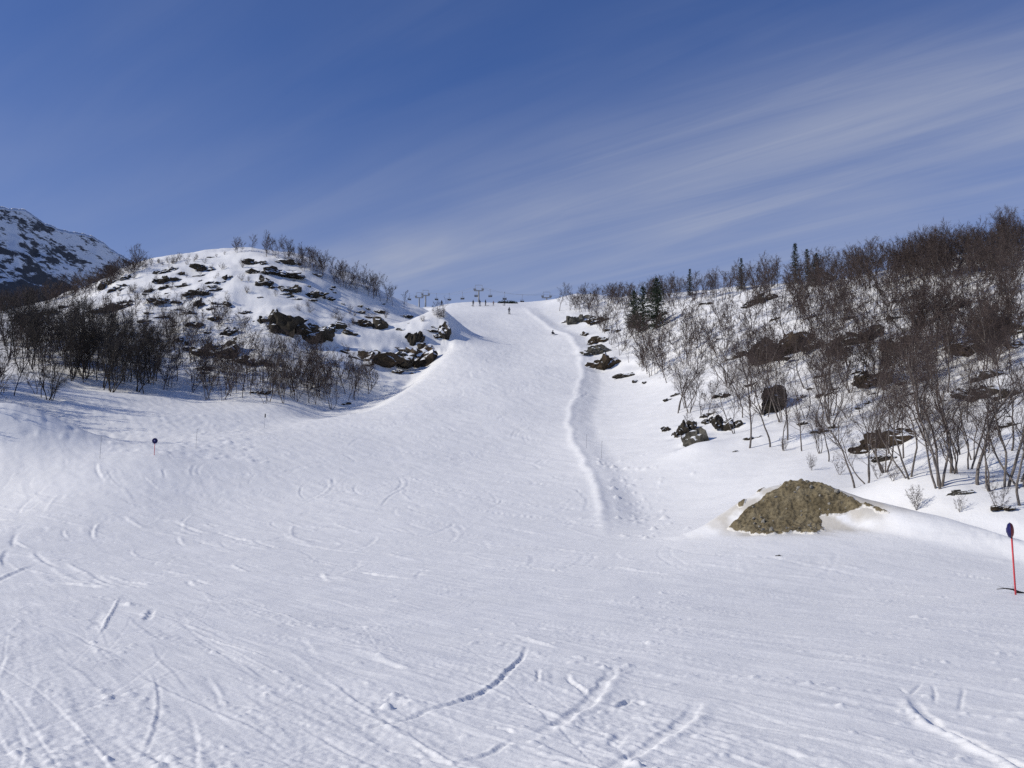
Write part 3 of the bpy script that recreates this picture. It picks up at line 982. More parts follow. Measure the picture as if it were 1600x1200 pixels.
# ------------------------------------------------------------------ dirt mound
def mat_dirt():
    m, nt, b = new_mat('bare earth')
    n = noise_node(nt, 1.1, 5, 0.6)
    r = ramp_node(nt, n.outputs['Fac'], [(0.3, (0.10, 0.080, 0.045)), (0.5, (0.185, 0.150, 0.088)), (0.7, (0.27, 0.228, 0.145))])
    n2 = noise_node(nt, 7, 5, 0.75)
    r2 = ramp_node(nt, n2.outputs['Fac'], [(0.36, (0.22, 0.20, 0.17)), (0.47, (0.85, 0.84, 0.82)), (0.6, (1.05, 1.05, 1.05)), (0.70, (1.9, 1.9, 1.9))])
    mx = nt.nodes.new('ShaderNodeMix'); mx.data_type = 'RGBA'; mx.blend_type = 'MULTIPLY'; mx.inputs['Factor'].default_value = 0.85
    nt.links.new(r.outputs[0], mx.inputs['A']); nt.links.new(r2.outputs[0], mx.inputs['B'])
    # old snow still lies in crumbs along the melting rim
    att = nt.nodes.new('ShaderNodeAttribute'); att.attribute_name = 'cover'
    n4 = noise_node(nt, 3.5, 6, 0.75)
    v = math_node(nt, 'ADD', att.outputs['Fac'], math_node(nt, 'MULTIPLY', math_node(nt, 'SUBTRACT', n4.outputs['Fac'], 0.5), 1.5))
    rim = nt.nodes.new('ShaderNodeMapRange'); rim.inputs['From Min'].default_value = 0.62; rim.inputs['From Max'].default_value = 0.74
    nt.links.new(v, rim.inputs['Value'])
    m2 = nt.nodes.new('ShaderNodeMix'); m2.data_type = 'RGBA'
    nt.links.new(rim.outputs['Result'], m2.inputs['Factor'])
    m2.inputs['A'].default_value = (0.74, 0.71, 0.65, 1)
    nt.links.new(mx.outputs['Result'], m2.inputs['B'])
    nt.links.new(m2.outputs['Result'], b.inputs['Base Color'])
    b.inputs['Roughness'].default_value = 0.95
    bump(nt, b, n2.outputs['Fac'], 0.9, 0.06)
    return m


DIRT = mat_dirt()
STONE = mat_plain('pale stone', (0.26, 0.24, 0.20), 0.9, 0.35, 4.0)


def project(x, y, z):
    zz = z - EYE
    dep = y * CP + zz * SP
    return 800 + 1600 * x / dep, 600 - 1600 * (zz * CP - y * SP) / dep


def build_mound():
    n = 230
    X, Y = np.meshgrid(np.linspace(7.2, 17.0, n), np.linspace(39.0, 46.5, 190))
    z = height(X, Y)
    px, py = project(X, Y, z)
    # outline of the bare earth, as patches on the mound's surface
    polys = [[(1136, 826), (1158, 806), (1180, 786), (1200, 770), (1225, 757), (1245, 752), (1280, 757), (1300, 763), (1330, 777), (1350, 790), (1338, 797), (1322, 804), (1308, 809),
              (1299, 806), (1291, 806), (1284, 808), (1280, 811), (1281, 815), (1284, 822), (1289, 830), (1270, 835), (1240, 834), (1210, 836), (1180, 835), (1155, 833)],
             [(1348, 784), (1362, 788), (1380, 797), (1396, 806), (1384, 804), (1366, 798), (1352, 792)],
             [(1113, 808), (1130, 790), (1148, 775), (1154, 774), (1146, 785), (1130, 799)],
             [(1152, 788), (1168, 778), (1166, 784), (1155, 792)], [(1176, 768), (1196, 760), (1190, 768), (1178, 774)], [(1262, 800), (1282, 812), (1290, 822), (1274, 815)]]
    jx = px + 3.8 * fbm(X / 0.5, Y / 0.5, 4, 111, 0.75); jy = py + 3.0 * fbm(X / 0.55 + 9, Y / 0.55, 3, 113)
    behind = (Y > np.interp(X, [7, 11.9, 13.2, 14.1, 14.9, 15.6], [43.2, 43.0, 42.4, 41.3, 40.0, 38.8]) + 0.9)
    mask = np.zeros(X.shape)
    for P in polys:
        mask = np.maximum(mask, in_poly(jx, jy, P).astype(float))
    mask[behind] = 0
    k = np.array([1, 4, 6, 4, 1]) / 16.0
    sm = mask.copy()
    for _ in range(2):
        sm = np.apply_along_axis(lambda v: np.convolve(v, k, 'same'), 0, sm)
        sm = np.apply_along_axis(lambda v: np.convolve(v, k, 'same'), 1, sm)
    clod = 0.07 * fbm(X / 0.5, Y / 0.5, 3, 121, 0.6) + 0.09 * np.abs(pn(X / 0.18, Y / 0.18, 125))
    z = z + (sm - 0.40) * 0.13 + clod * sm
    keep = sm > 0.02
    idx = -np.ones(X.shape, int)
    idx[keep] = np.arange(keep.sum())
    V = np.stack([X[keep], Y[keep], z[keep]], 1)
    q = np.stack([idx[:-1, :-1], idx[:-1, 1:], idx[1:, 1:], idx[1:, :-1]], -1).reshape(-1, 4)
    q = q[(q >= 0).all(1)]
    cover = sm[keep].astype(np.float32)
    org = np.array([11.6, 42.2, float(height(np.array([11.6]), np.array([42.2]))[0])])
    me = mesh_np('earth_mound', V - org, q, DIRT, True)
    me.attributes.new('cover', 'FLOAT', 'POINT').data.foreach_set('value', cover)
    o = link('earth_mound', me, loc=tuple(org))
    rs = random.Random(44)
    shapes = [rock_mesh('stone', 300 + k, STONE, 1, 0.2, 6) for k in range(4)]
    deep = np.nonzero(cover > 0.9)[0]
    for k in range(42):
        v = V[deep[rs.randrange(len(deep))]] - org
        r = 0.04 + 0.09 * rs.random() ** 3
        link('stone', shapes[k % 4], o, (v[0], v[1], v[2] + r * 0.2), (rs.random() * 6, rs.random() * 6, 0), (r * 1.3, r, r * 0.8))
    tag(o, 'brown earth mound breaking through snow beside the ski run', 'mound')


# ------------------------------------------------------------------ wording: single out look-alikes by the landmark they stand beside
MARKS = [('the big angular boulder', 1209, 628), ('the grey wedge boulder', 1084, 686), ('the large brown flat boulder', 1378, 693), ('the brown pointed boulder', 1373, 597),
         ('the massive brown cliff block', 1225, 542), ('the dark rock shelf', 1525, 617), ('the long ochre rock band', 1525, 541), ('the dark spruce pair', 1015, 517),
         ('the tallest skyline spruce', 1243, 443), ('the rusty brown rock', 946, 568), ('the dark skyline outcrop', 1185, 470), ('the tallest multi-stemmed birch', 1468, 762),
         ('the big dark cliff', 455, 513), ('the broad brown cliff', 574, 553), ('the low rock by the foot', 407, 611), ('the fan-shaped birch', 518, 640),
         ('the long dark rock', 335, 547), ('the spreading dark birch', 75, 625), ('the long thin ledge', 435, 427), ('the round dark rock', 592, 508), ('the hill nose', 698, 519),
         ('the grey rock by the upper run', 904, 498), ('the earth mound', 1245, 790), ('the long low rock', 175, 482), ('the dark rock step', 258, 436)]
ORD = ('first second third fourth fifth sixth seventh eighth ninth tenth eleventh twelfth thirteenth fourteenth fifteenth sixteenth seventeenth eighteenth nineteenth twentieth '
       'twenty-first twenty-second twenty-third twenty-fourth twenty-fifth twenty-sixth twenty-seventh twenty-eighth twenty-ninth thirtieth').split()
WORDING = []     # (object, px, py, phrase, plural phrase)


def word_later(o, px, py, one, many):
    WORDING.append((o, px, py, one, many))


def write_labels():
    sets = {}
    for o, px, py, one, many in WORDING:
        k = min(MARKS, key=lambda m: (m[1] - px) ** 2 + 1.6 * (m[2] - py) ** 2)
        dx, dy = px - k[1], py - k[2]
        where = ('left of ' if dx < 0 else 'right of ') if abs(dx) > abs(dy) * 1.3 else ('above ' if dy < 0 else 'below ')
        sets.setdefault((one, many, where + k[0]), []).append((px, o))
    for (one, many, place), mem in sets.items():
        mem.sort(key=lambda m: m[0])
        for i, (_, o) in enumerate(mem):
            if len(mem) == 1:
                o['label'] = one + ' ' + place
            elif i < len(ORD):
                o['label'] = (ORD[i] if i < len(mem) - 1 else 'last') + ' from left of the ' + many + ' ' + place


# ------------------------------------------------------------------ rocks
def rock_mesh(name, seed, mat, subdiv=3, rough=0.22, planes=11, lumps=1):
    """one rock: cleft faces with rough relief; a ledge is several blocks grown together"""
    rs = random.Random(seed)
    bm = bmesh.new()
    for q in range(lumps):
        new = bmesh.ops.create_icosphere(bm, subdivisions=subdiv, radius=1.0)['verts']
        cuts = []
        for _ in range(planes):
            v = Vector((rs.gauss(0, 1), rs.gauss(0, 1), rs.gauss(0, 1))).normalized()
            cuts.append((v, rs.uniform(0.42, 0.85)))
        off = Vector((seed * 3.7 + q * 11, seed * 1.3, seed * 7.1))
        if lumps == 1:
            sc, mv = Vector((1, 1, 1)), Vector((0, 0, 0))
        else:
            u = (q + 0.5) / lumps * 2 - 1
            sc = Vector((rs.uniform(1.5, 2.3) / lumps, rs.uniform(0.6, 1.0), rs.uniform(0.5, 1.05) * (1 - 0.45 * abs(u))))
            mv = Vector((u * 0.70 + rs.uniform(-0.1, 0.1), rs.uniform(-0.15, 0.15), rs.uniform(-0.22, 0.22)))
        for v in new:
            p = v.co.copy()
            for n_, d in cuts:
                k = p.dot(n_) - d
                if k > 0:
                    p -= n_ * k * 0.96
            p *= 1 + rough * mnoise.fractal(v.co * 1.6 + off, 0.8, 2.1, 4)
            p += 0.10 * mnoise.noise_vector(v.co * 3.1 + off) + 0.06 * mnoise.noise_vector(v.co * 8 + off)
            v.co = Vector((p.x * sc.x, p.y * sc.y, p.z * sc.z)) + mv
    me = bpy.data.meshes.new(name)
    bm.to_mesh(me); bm.free()
    me.materials.append(mat)
    return me


build_mound()


def build_rocks():
    rs = random.Random(5)
    pts = ROCK_POS
    shapes = {}
    for (px, py, w, h, mat, tilt, label), p in zip(ROCKS, pts):
        s = p[1] / 1600.0
        big = w > 26
        if px == 1209:
            me = rock_mesh('boulder', 77, mat, 4, 0.06, 9)
        elif big or label:
            me = rock_mesh('rock', rs.randrange(900), mat, 3, 0.34, 12, 1 if h > 0.75 * w or px == 1084 else (3 if h >= 22 else 5 if w > 44 else 4 if w > 28 else 3))
        else:
            key = (mat.name, rs.randrange(9))
            if key not in shapes:
                shapes[key] = rock_mesh('rock', rs.randrange(900), mat, 2, 0.34, 10, 3)
            me = shapes[key]
        a = math.atan2(p[0], p[1])
        name = 'boulder' if px in (1209, 1084, 1378, 1373, 1588) else ('rock_outcrop' if w > 26 else 'rock')
        o = link(name, me, None, tuple(p), (rs.uniform(-0.15, 0.15), -tilt, -a), (w * s * 0.74, max(w * 0.34, h * 0.8) * s, h * s * (0.8 if px == 1209 else 1.08 if big else 0.95)))
        dirn = Vector((math.sin(a), math.cos(a), 0))
        o.location = Vector(p) + dirn * (h * s * 0.22) + Vector((0, 0, h * s * (0.16 if big else 0.04)))
        cat = 'boulder' if name == 'boulder' else 'rock'
        if label:
            tag(o, label, cat)
        else:
            area = 'small rocks on the left hill' if px < 750 else ('little stones by the upper run' if px < 1030 else 'small rocks on the right slope')
            tag(o, 'small dark rock showing through the snow', cat, area)
            word_later(o, px, py, ('flat ' if w > 2.2 * h else '') + 'small dark rock', ('flat ' if w > 2.2 * h else '') + 'small dark rocks')


build_rocks()


# ------------------------------------------------------------------ trees
class Builder:
    def __init__(s):
        s.V = []; s.F = []

    def ribbon(s, p, d, length, width, bend, rng, seg=2):
        """a thin twig: narrow strip that tapers to a point"""
        side = np.cross(d, rng.normal(size=3)); side /= np.linalg.norm(side) + 1e-9
        b = len(s.V)
        q = np.array(p, float); dd = np.array(d, float)
        pts = [q]
        for k in range(seg):
            dd = dd + bend / seg; dd = dd / np.linalg.norm(dd)
            q = q + dd * length / seg
            pts.append(q)
        for k in range(seg):
            w = width * (1 - k / seg * 0.5) / 2
            s.V.append(pts[k] - side * w); s.V.append(pts[k] + side * w)
        s.V.append(pts[-1])
        for k in range(seg - 1):
            s.F.append((b + 2 * k, b + 2 * k + 1, b + 2 * k + 3, b + 2 * k + 2))
        s.F.append((b + 2 * (seg - 1), b + 2 * (seg - 1) + 1, b + 2 * seg))


def unit(v):
    return v / (np.linalg.norm(v) + 1e-9)


def birch(seed, stems=1, h=7.0, prim=16, sec=6, tw=5, tww=0.014, sides=6, lean=0.12, low=0.28, spread=1.0):
    rng = np.random.default_rng(seed)
    T = Builder(); C = Builder()
    for st in range(stems):
        az = rng.uniform(0, 6.28) if stems == 1 else 6.28 * st / stems + rng.normal(0, 0.4)
        ln = lean * rng.uniform(0.4, 1.3) * (1 if stems == 1 else 2.2)
        hh = h * (1.0 if st == 0 else rng.uniform(0.62, 0.98))
        d = unit(np.array([math.cos(az) * ln, math.sin(az) * ln, 1.0]))
        p = np.array([math.cos(az), math.sin(az), 0]) * (0 if stems == 1 else 0.10) + np.array([0, 0, -0.25])
        n = 13
        pts = [p.copy()]
        for k in range(n):
            d = unit(d + np.array([rng.normal(0, 0.11), rng.normal(0, 0.11), 0.05 if stems > 1 else 0.01]))
            p = p + d * hh / n
            pts.append(p.copy())
        pts = np.array(pts)
        r0 = (0.0115 if stems == 1 else 0.0095) * hh
        tt = np.linspace(0, 1, n + 1)
        rad = r0 * (1 - tt) ** 0.85 + 0.008
        tube(T.V, T.F, pts, rad, sides)
        for b in range(prim):
            t = low + (0.97 - low) * ((b + rng.random()) / prim)
            i = min(int(t * n), n - 1); f = t * n - i
            q = pts[i] * (1 - f) + pts[i + 1] * f
            ax = unit(pts[i + 1] - pts[i])
            a = rng.uniform(0, 6.28)
            out = np.array([math.cos(a), math.sin(a), 0])
            inc = rng.uniform(0.65, 1.2) * (1 - 0.3 * t)
            bd = unit(ax * math.cos(inc) + out * math.sin(inc))
            shape = math.sin(math.pi * min(1, (1 - t) * 0.75 + 0.16)) ** 0.8
            L = hh * 0.30 * shape * rng.uniform(0.65, 1.25) * spread
            m = 5
            bp = [q]; cd = bd
            for k in range(m):
                cd = unit(cd + np.array([0, 0, 0.10]) + rng.normal(0, 0.10, 3))
                bp.append(bp[-1] + cd * L / m)
            bp = np.array(bp)
            br = max(0.004, rad[i] * 0.38) * (1 - np.linspace(0, 1, m + 1)) ** 0.9 + 0.004
            if sides > 3:
                tube(C.V, C.F, bp, br, 3, False)
            else:
                C.ribbon(q, bd, L, 0.06, np.array([0, 0, 0.4]), rng, 3)
            for s_ in range(sec):
                u = 0.22 + 0.76 * (s_ + rng.random()) / sec
                ii = min(int(u * m), m - 1); ff = u * m - ii
                sp = bp[ii] * (1 - ff) + bp[ii + 1] * ff
                sd = unit(unit(bp[ii + 1] - bp[ii]) + rng.normal(0, 0.62, 3) + np.array([0, 0, 0.15]))
                SL = L * rng.uniform(0.28, 0.5) * (1.15 - 0.5 * u) + 0.15
                C.ribbon(sp, sd, SL, tww * 1.5, np.array([0, 0, 0.15]) + rng.normal(0, 0.25, 3), rng, 3)
                for w_ in range(tw):
                    v = 0.15 + 0.8 * rng.random()
                    C.ribbon(sp + sd * SL * v, unit(sd + rng.normal(0, 0.6, 3)), SL * rng.uniform(0.4, 0.85), tww, rng.normal(0, 0.3, 3) + np.array([0, 0, -0.05]), rng, 2)
    return T, C


def birch_meshes(name, twig, **kw):
    T, C = birch(**kw)
    return (mesh_from(name + '_trunk', T.V, T.F, TWIG_DARK if twig is TWIG_DARK else BARK, True), mesh_from(name + '_crown', C.V, C.F, twig), kw.get('h', 7.0), T, C, kw.get('stems', 1))


NEAR = [birch_meshes('birch_near', TWIG, seed=s, stems=st, h=7.0, prim=pr + 1, sec=7, tw=5, tww=0.010, spread=1.25, lean=ln, low=lo)
        for s, st, pr, ln, lo in ((1, 1, 20, 0.10, 0.30), (2, 3, 14, 0.16, 0.30), (3, 1, 18, 0.2, 0.38), (4, 4, 12, 0.17, 0.24), (5, 2, 15, 0.13, 0.3), (6, 1, 17, 0.06, 0.42), (7, 1, 12, 0.26, 0.35), (8, 2, 10, 0.22, 0.3), (9, 3, 9, 0.24, 0.25))]
FAR = [birch_meshes('birch_far', TWIG, seed=s, stems=st, h=7.0, prim=pr + 3, sec=7, tw=5, tww=0.026, spread=1.25, lean=ln, low=lo, sides=5)
       for s, st, pr, ln, lo in ((11, 1, 16, 0.10, 0.26), (12, 3, 11, 0.15, 0.22), (13, 2, 13, 0.12, 0.25), (14, 1, 15, 0.18, 0.32), (15, 4, 9, 0.16, 0.15), (16, 1, 10, 0.24, 0.4), (17, 2, 9, 0.2, 0.3), (18, 3, 8, 0.2, 0.2))]
SLIM = [birch_meshes('birch_slim', TWIG_GREY, seed=s, stems=st, h=7.0, prim=pr, sec=5, tw=4, tww=0.022, spread=0.9, lean=ln, low=lo, sides=5)
        for s, st, pr, ln, lo in ((51, 1, 13, 0.06, 0.3), (52, 2, 10, 0.09, 0.28), (53, 1, 11, 0.1, 0.38), (54, 3, 9, 0.1, 0.25), (55, 1, 14, 0.14, 0.22), (56, 2, 8, 0.14, 0.35))]
DARK = [birch_meshes('birch_dark', TWIG_DARK, seed=s, stems=st, h=7.0, prim=pr + 4, sec=7, tw=5, tww=0.022, spread=1.15, lean=ln, low=lo, sides=5)
        for s, st, pr, ln, lo in ((21, 1, 18, 0.08, 0.18), (22, 2, 14, 0.10, 0.15), (23, 3, 11, 0.12, 0.15), (24, 1, 17, 0.12, 0.22))]
BUSH = [birch_meshes('bush', TWIG, seed=s, stems=st, h=7.0, prim=9, sec=5, tw=4, tww=0.040, lean=ln, low=0.12, sides=4, spread=1.3)
        for s, st, ln in ((31, 5, 0.2), (32, 6, 0.22), (33, 4, 0.25))]
SPARSE = [birch_meshes('mass', TWIG, seed=s, stems=st, h=7.0, prim=13, sec=5, tw=3, tww=0.040, lean=0.12, spread=1.25, low=0.22, sides=3)
          for s, st in ((41, 1), (42, 2), (43, 1))]

# zones: polygon of trunk bases in the photo, how many, height range in metres, shape set, label, group
ZONES = [
    ('right near', [(1335, 742), (1395, 735), (1470, 720), (1600, 735), (1600, 785), (1560, 775), (1440, 752), (1350, 758)], 11, (3.2, 5.4), NEAR, 'bare birch at the foot of the right slope behind the mound'),
    ('right low', [(1345, 640), (1600, 600), (1600, 735), (1470, 722), (1350, 742), (1230, 700), (1270, 650)], 24, (2.6, 4.8), NEAR, 'bare birch on the lower right slope around the brown boulder'),
    ('right foot', [(1040, 615), (1180, 590), (1330, 650), (1230, 690), (1150, 690), (1060, 650)], 26, (3.2, 6.0), NEAR, 'slender bare birch near the big angular boulder'),
    ('right middle', [(1040, 560), (1200, 520), (1350, 500), (1600, 470), (1600, 600), (1345, 640), (1190, 590), (1045, 605)], 165, (2.8, 5.6), FAR, 'bare brown birch in the thicket halfway up the right slope'),
    ('right upper', [(960, 520), (1100, 480), (1300, 455), (1600, 420), (1600, 480), (1350, 510), (1200, 525), (1050, 565)], 175, (3.0, 5.6), FAR, 'bare brown birch high on the right slope under the skyline'),
    ('right crest', [(900, 476), (1000, 468), (1100, 461), (1200, 448), (1400, 426), (1600, 394), (1600, 424), (1400, 448), (1200, 466), (1000, 485)], 285, (3.0, 5.8), FAR, 'bare birch standing along the right skyline'),
    ('right edge of run', [(885, 482), (960, 478), (1040, 560), (1045, 600), (1000, 590), (960, 550), (930, 515)], 74, (2.8, 5.2), SLIM, 'thin bare birch on the bank right of the upper run'),
    ('right crest west', [(884, 478), (1000, 467), (1060, 464), (1060, 478), (1000, 482), (890, 490)], 60, (3.2, 5.6), FAR, 'bare birch on the skyline just right of the run'),
    ('left stand', [(0, 525), (120, 535), (240, 570), (262, 618), (235, 625), (140, 606), (60, 592), (0, 582)], 95, (5.0, 8.6), DARK, 'dark bare birch in the dense stand at the far left'),
    ('left front', [(15, 600), (100, 615), (105, 628), (60, 630), (20, 612)], 5, (4.0, 5.5), DARK, 'dark birch standing alone on the snow before the left stand'),
    ('left foot', [(240, 590), (400, 580), (540, 600), (600, 606), (545, 634), (420, 632), (300, 624), (250, 616)], 110, (3.4, 6.4), SLIM, 'bare grey birch along the foot of the left hill'),
    ('left slope', [(20, 500), (150, 480), (300, 480), (440, 540), (560, 590), (540, 605), (400, 585), (240, 580), (120, 555), (20, 545)], 250, (2.2, 5.0), SLIM, 'thin bare birch scattered on the slope of the left hill'),
    ('left crest', [(405, 394), (440, 398), (480, 412), (540, 436), (600, 464), (640, 485), (610, 478), (540, 452), (470, 424), (415, 402)], 75, (3.2, 5.0), FAR, 'bare birch on the skyline of the left hill'),
    ('left crest west', [(365, 391), (400, 391), (398, 396), (368, 396)], 6, (2.6, 3.8), FAR, 'low bare birch clump at the top of the left hill'),
]
SPECIAL = [   # individual trees one can point at: px, py of the foot, height m, set, shape, label
    (1468, 762, 6.4, NEAR, 3, 'tallest multi-stemmed birch right behind the snow drift'),
    (1528, 758, 6.2, NEAR, 5, 'tall straight birch just right of the multi-stemmed birch'),
    (1570, 760, 6.3, NEAR, 4, 'forked tall birch close to the right edge of the photo'),
    (1594, 790, 4.6, NEAR, 2, 'crooked leaning birch at the very right edge'),
    (1171, 700, 5.6, NEAR, 0, 'slim birch standing downhill of the big angular boulder'),
    (1203, 698, 5.2, NEAR, 5, 'straight birch directly in front of the big angular boulder'),
    (1224, 704, 3.6, NEAR, 2, 'short bent birch to the right of the straight birch'),
    (1336, 762, 4.6, NEAR, 5, 'pale thin birch right above the mound'),
    (1059, 646, 5.8, FAR, 0, 'lone bushy birch at the left end of the right slope'),
    (518, 640, 6.4, NEAR, 1, 'fan-shaped birch at the foot of the left hill beside the run'),
    (22, 618, 5.0, DARK, 0, 'single dark birch on open snow at the left edge'),
    (75, 625, 6.0, DARK, 2, 'spreading dark birch in front of the left stand'),
    (874, 486, 6.6, FAR, 0, 'thin tall birch where the right skyline meets the run'),
    (686, 500, 4.0, BUSH, 0, 'bush on the nose of the left hill above its shadow'),
]


def poly_sample(P, n, rs):
    P = np.array(P, float)
    out = []
    lo, hi = P.min(0), P.max(0)
    while len(out) < n:
        q = np.stack([rs.uniform(lo[0], hi[0], 400), rs.uniform(lo[1], hi[1], 400)], 1)
        q = q[in_poly(q[:, 0], q[:, 1], P)]
        for c in q:
            if len(out) < n:
                out.append(c)
    return np.array(out)


def place_tree(name, shape, pos, h, rz, label, cat, group, rs):
    root = link(name, None, None, tuple(pos), (rs.uniform(-0.05, 0.05), rs.uniform(-0.05, 0.05), rz), (h / shape[2],) * 3)
    root.empty_display_size = 0.3
    link('trunk', shape[0], root)
    link('crown', shape[1], root)
    tag(root, label, cat, group)
    return root


def build_trees():
    rs = np.random.default_rng(2024)
    cand = []
    for (zone, P, n, hr, kind, label) in ZONES:
        q = poly_sample(P, n, rs)
        pts = land(q[:, 0], q[:, 1])
        for p in pts:
            h = rs.uniform(*hr)
            cand.append((h / p[1], p, h, kind, int(rs.integers(len(kind))), label, 'birches: ' + zone))
    pts = land([s[0] for s in SPECIAL], [s[1] for s in SPECIAL])
    pr = random.Random(8)
    for s, p in zip(SPECIAL, pts):
        nm = 'bush' if s[3] is BUSH else 'birch_tree'
        place_tree(nm, s[3][s[4]], p, s[2], pr.uniform(0, 6.28), s[5], 'bush' if s[3] is BUSH else 'tree', None, pr)
    cand.sort(key=lambda c: -c[0])
    own = 290 - len(SPECIAL)
    for c in cand[:own]:
        o = place_tree('birch_tree', c[3][c[4]], c[1], c[2], pr.uniform(0, 6.28), c[5], 'tree', c[6], pr)
        px, py = project(*c[1])
        st = c[3][c[4]][5]
        look = ('single-stemmed ', 'forked ', 'many-stemmed ')[min(st, 3) - 1] + ('dark' if c[3] is DARK else 'bare')
        word_later(o, px, py, look + ' birch', look + ' birches')
    # the rest reads as one mass of far birches
    rest = [(c[1], c[2], c[3] is DARK) for c in cand[own:]]
    wood = poly_sample([(-40, 492), (60, 474), (130, 452), (215, 418), (222, 424), (150, 462), (60, 486), (-40, 500)], 150, rs)
    rest += [(p + np.array([0, rs.uniform(0, 6), 0]), rs.uniform(3.6, 5.2), False) for p in land(wood[:, 0], wood[:, 1])]
    # the wood goes on beyond the left edge of the picture
    for _ in range(130):
        px, Y = rs.uniform(-420, -25), rs.uniform(80, 128)
        x = (px - 800) / 1600 * Y
        rest.append((np.array([x, Y, float(height(np.array([x]), np.array([Y]))[0])]), rs.uniform(5.5, 8.5), True))
    parts_v, parts_f, nv = [], [], 0
    base = []
    for sh in SPARSE:
        V = np.array(sh[3].V + sh[4].V); off = len(sh[3].V)
        tri = []
        for f in sh[3].F:
            tri += [(f[0], f[k], f[k + 1]) for k in range(1, len(f) - 1)]
        for f in sh[4].F:
            tri += [(f[0] + off, f[k] + off, f[k + 1] + off) for k in range(1, len(f) - 1)]
        base.append((V, np.array(tri)))
    for p, h, dk in rest:
        V, T = base[int(rs.integers(len(base)))]
        a = rs.uniform(0, 6.28); s = h / 7.0
        M = np.array([[math.cos(a), -math.sin(a), 0], [math.sin(a), math.cos(a), 0], [0, 0, 1]]) * s
        parts_v.append(V @ M.T + p); parts_f.append(T + nv); nv += len(V)
    o = link('birch_wood', mesh_np('birch_wood', np.concatenate(parts_v), np.concatenate(parts_f), TWIG, False))
    o['kind'] = 'stuff'
    tag(o, 'mass of distant bare birches along the skylines and upper slopes', 'wood')
    print('trees', len(cand), 'rest', len(rest), 'tris', sum(len(f) for f in parts_f), 'near', [len(s[1].polygons) for s in NEAR], 'far', [len(s[1].polygons) for s in FAR])


build_trees()


def spruce(seed, h=8.0, wide=0.2, nb=8):
    rng = np.random.default_rng(seed)
    T = Builder(); C = Builder()
    pts = np.array([(0.04 * math.sin(k), 0.04 * math.cos(k * 1.3), -0.3 + (h + 0.3) * k / 8) for k in range(9)])
    tube(T.V, T.F, pts, np.linspace(0.014 * h, 0.01, 9), 6)
    lev = 30
    for k in range(lev):
        t = 0.04 + 0.95 * k / lev
        z = h * t
        L0 = wide * h * (1 - t) ** 0.8 + 0.12
        for b in range(nb):
            a = rng.uniform(0, 6.28); L = L0 * rng.uniform(0.6, 1.15)
            out = np.array([math.cos(a), math.sin(a), -0.25 + 0.55 * t])
            tip = np.array([0, 0, z]) + out * L
            m = max(5, int(L / 0.10))
            for q in range(m):
                u = (q + rng.random()) / m
                p = np.array([0, 0, z]) + out * L * u + np.array([0, 0, 0.12 * L * u * u])
                C.ribbon(p, unit(out * 0.6 + rng.normal(0, 0.55, 3) + np.array([0, 0, -0.15])), rng.uniform(0.16, 0.36) * (1.1 - 0.4 * u), 0.11, rng.normal(0, 0.2, 3), rng, 2)
    return mesh_from('spruce_trunk', T.V, T.F, BARK, True), mesh_from('spruce_crown', C.V, C.F, NEEDLE), h


def build_spruces():
    A = spruce(3, 8.0, 0.34, 11); Bs = spruce(4, 8.0, 0.20, 9); pr = random.Random(3)
    for px, py, h, sh, label in [
        (1005, 517, 8.6, A, 'dark spruce on the left of the pair beside the upper run'), (1026, 514, 9.6, A, 'taller dark spruce with a thin tip on the right of the pair'),
        (992, 512, 7.5, A, 'short dark spruce at the left side of the spruce pair'),
        (1077, 462, 6.0, Bs, 'small pointed spruce on the right skyline left of centre'), (1159, 452, 6.4, Bs, 'pointed spruce on the skyline between the pair and the tall spruce'),
        (1243, 443, 7.4, Bs, 'tallest spruce with a tufted top on the right skyline'), (1264, 440, 6.2, Bs, 'spruce directly right of the tallest skyline spruce'),
        (1276, 446, 5.5, A, 'dense black spruce beside the snow-capped skyline rock')]:
        p = land(px, py)[0]
        place_tree('spruce_tree', sh, p, h, pr.uniform(0, 6), label, 'tree', 'spruces on the right slope', pr)


build_spruces()


def build_bushes():
    pr = random.Random(9); rs = np.random.default_rng(77)
    spots = [(1432, 797, 1.0, 'dry stems poking through the snow right of the mound'), (1500, 800, 0.7, 'sparse dry stems in the snow between mound and sign'),
             (1268, 735, 0.9, 'dry stems in the snow above the mound top'), (1372, 748, 1.1, None), (1312, 742, 1.0, None), (1395, 752, 1.0, None), (1560, 797, 1.3, None),
             (1225, 705, 0.9, None), (1076, 668, 1.3, None), (692, 499, 2.4, 'small bush beside the bush on the hill nose'), (660, 505, 1.5, None)]
    for px, py, h, lb in spots:
        p = land(px, py)[0]
        o = place_tree('bush', BUSH[pr.randrange(3)], p, h, pr.uniform(0, 6), lb or 'low leafless bush at the foot of the right slope', 'bush', 'low bushes', pr)
        if not lb:
            word_later(o, px, py, 'low leafless bush', 'low leafless bushes')
    zone = [([(170, 430), (360, 400), (440, 470), (560, 490), (640, 500), (560, 520), (430, 480), (300, 500), (180, 470)], 60, (0.9, 2.2), 'small leafless bush on the snow of the left hill'),
            ([(205, 414), (360, 396), (360, 402), (210, 422)], 18, (0.8, 1.8), 'tiny bush along the bare crest of the left hill'),
            ([(1060, 640), (1330, 690), (1560, 700), (1590, 560), (1300, 560), (1100, 590)], 30, (0.8, 1.6), 'leafless bush between the birches on the right slope')]
    for P, n, hr, lb in zone:
        q = poly_sample(P, n, rs)
        for c, p in zip(q, land(q[:, 0], q[:, 1])):
            h = rs.uniform(*hr)
            o = place_tree('bush', BUSH[pr.randrange(3)], p, h, pr.uniform(0, 6), lb, 'bush', 'leafless bushes on the hills', pr)
            word_later(o, c[0], c[1], 'low leafless bush', 'low leafless bushes')


build_bushes()


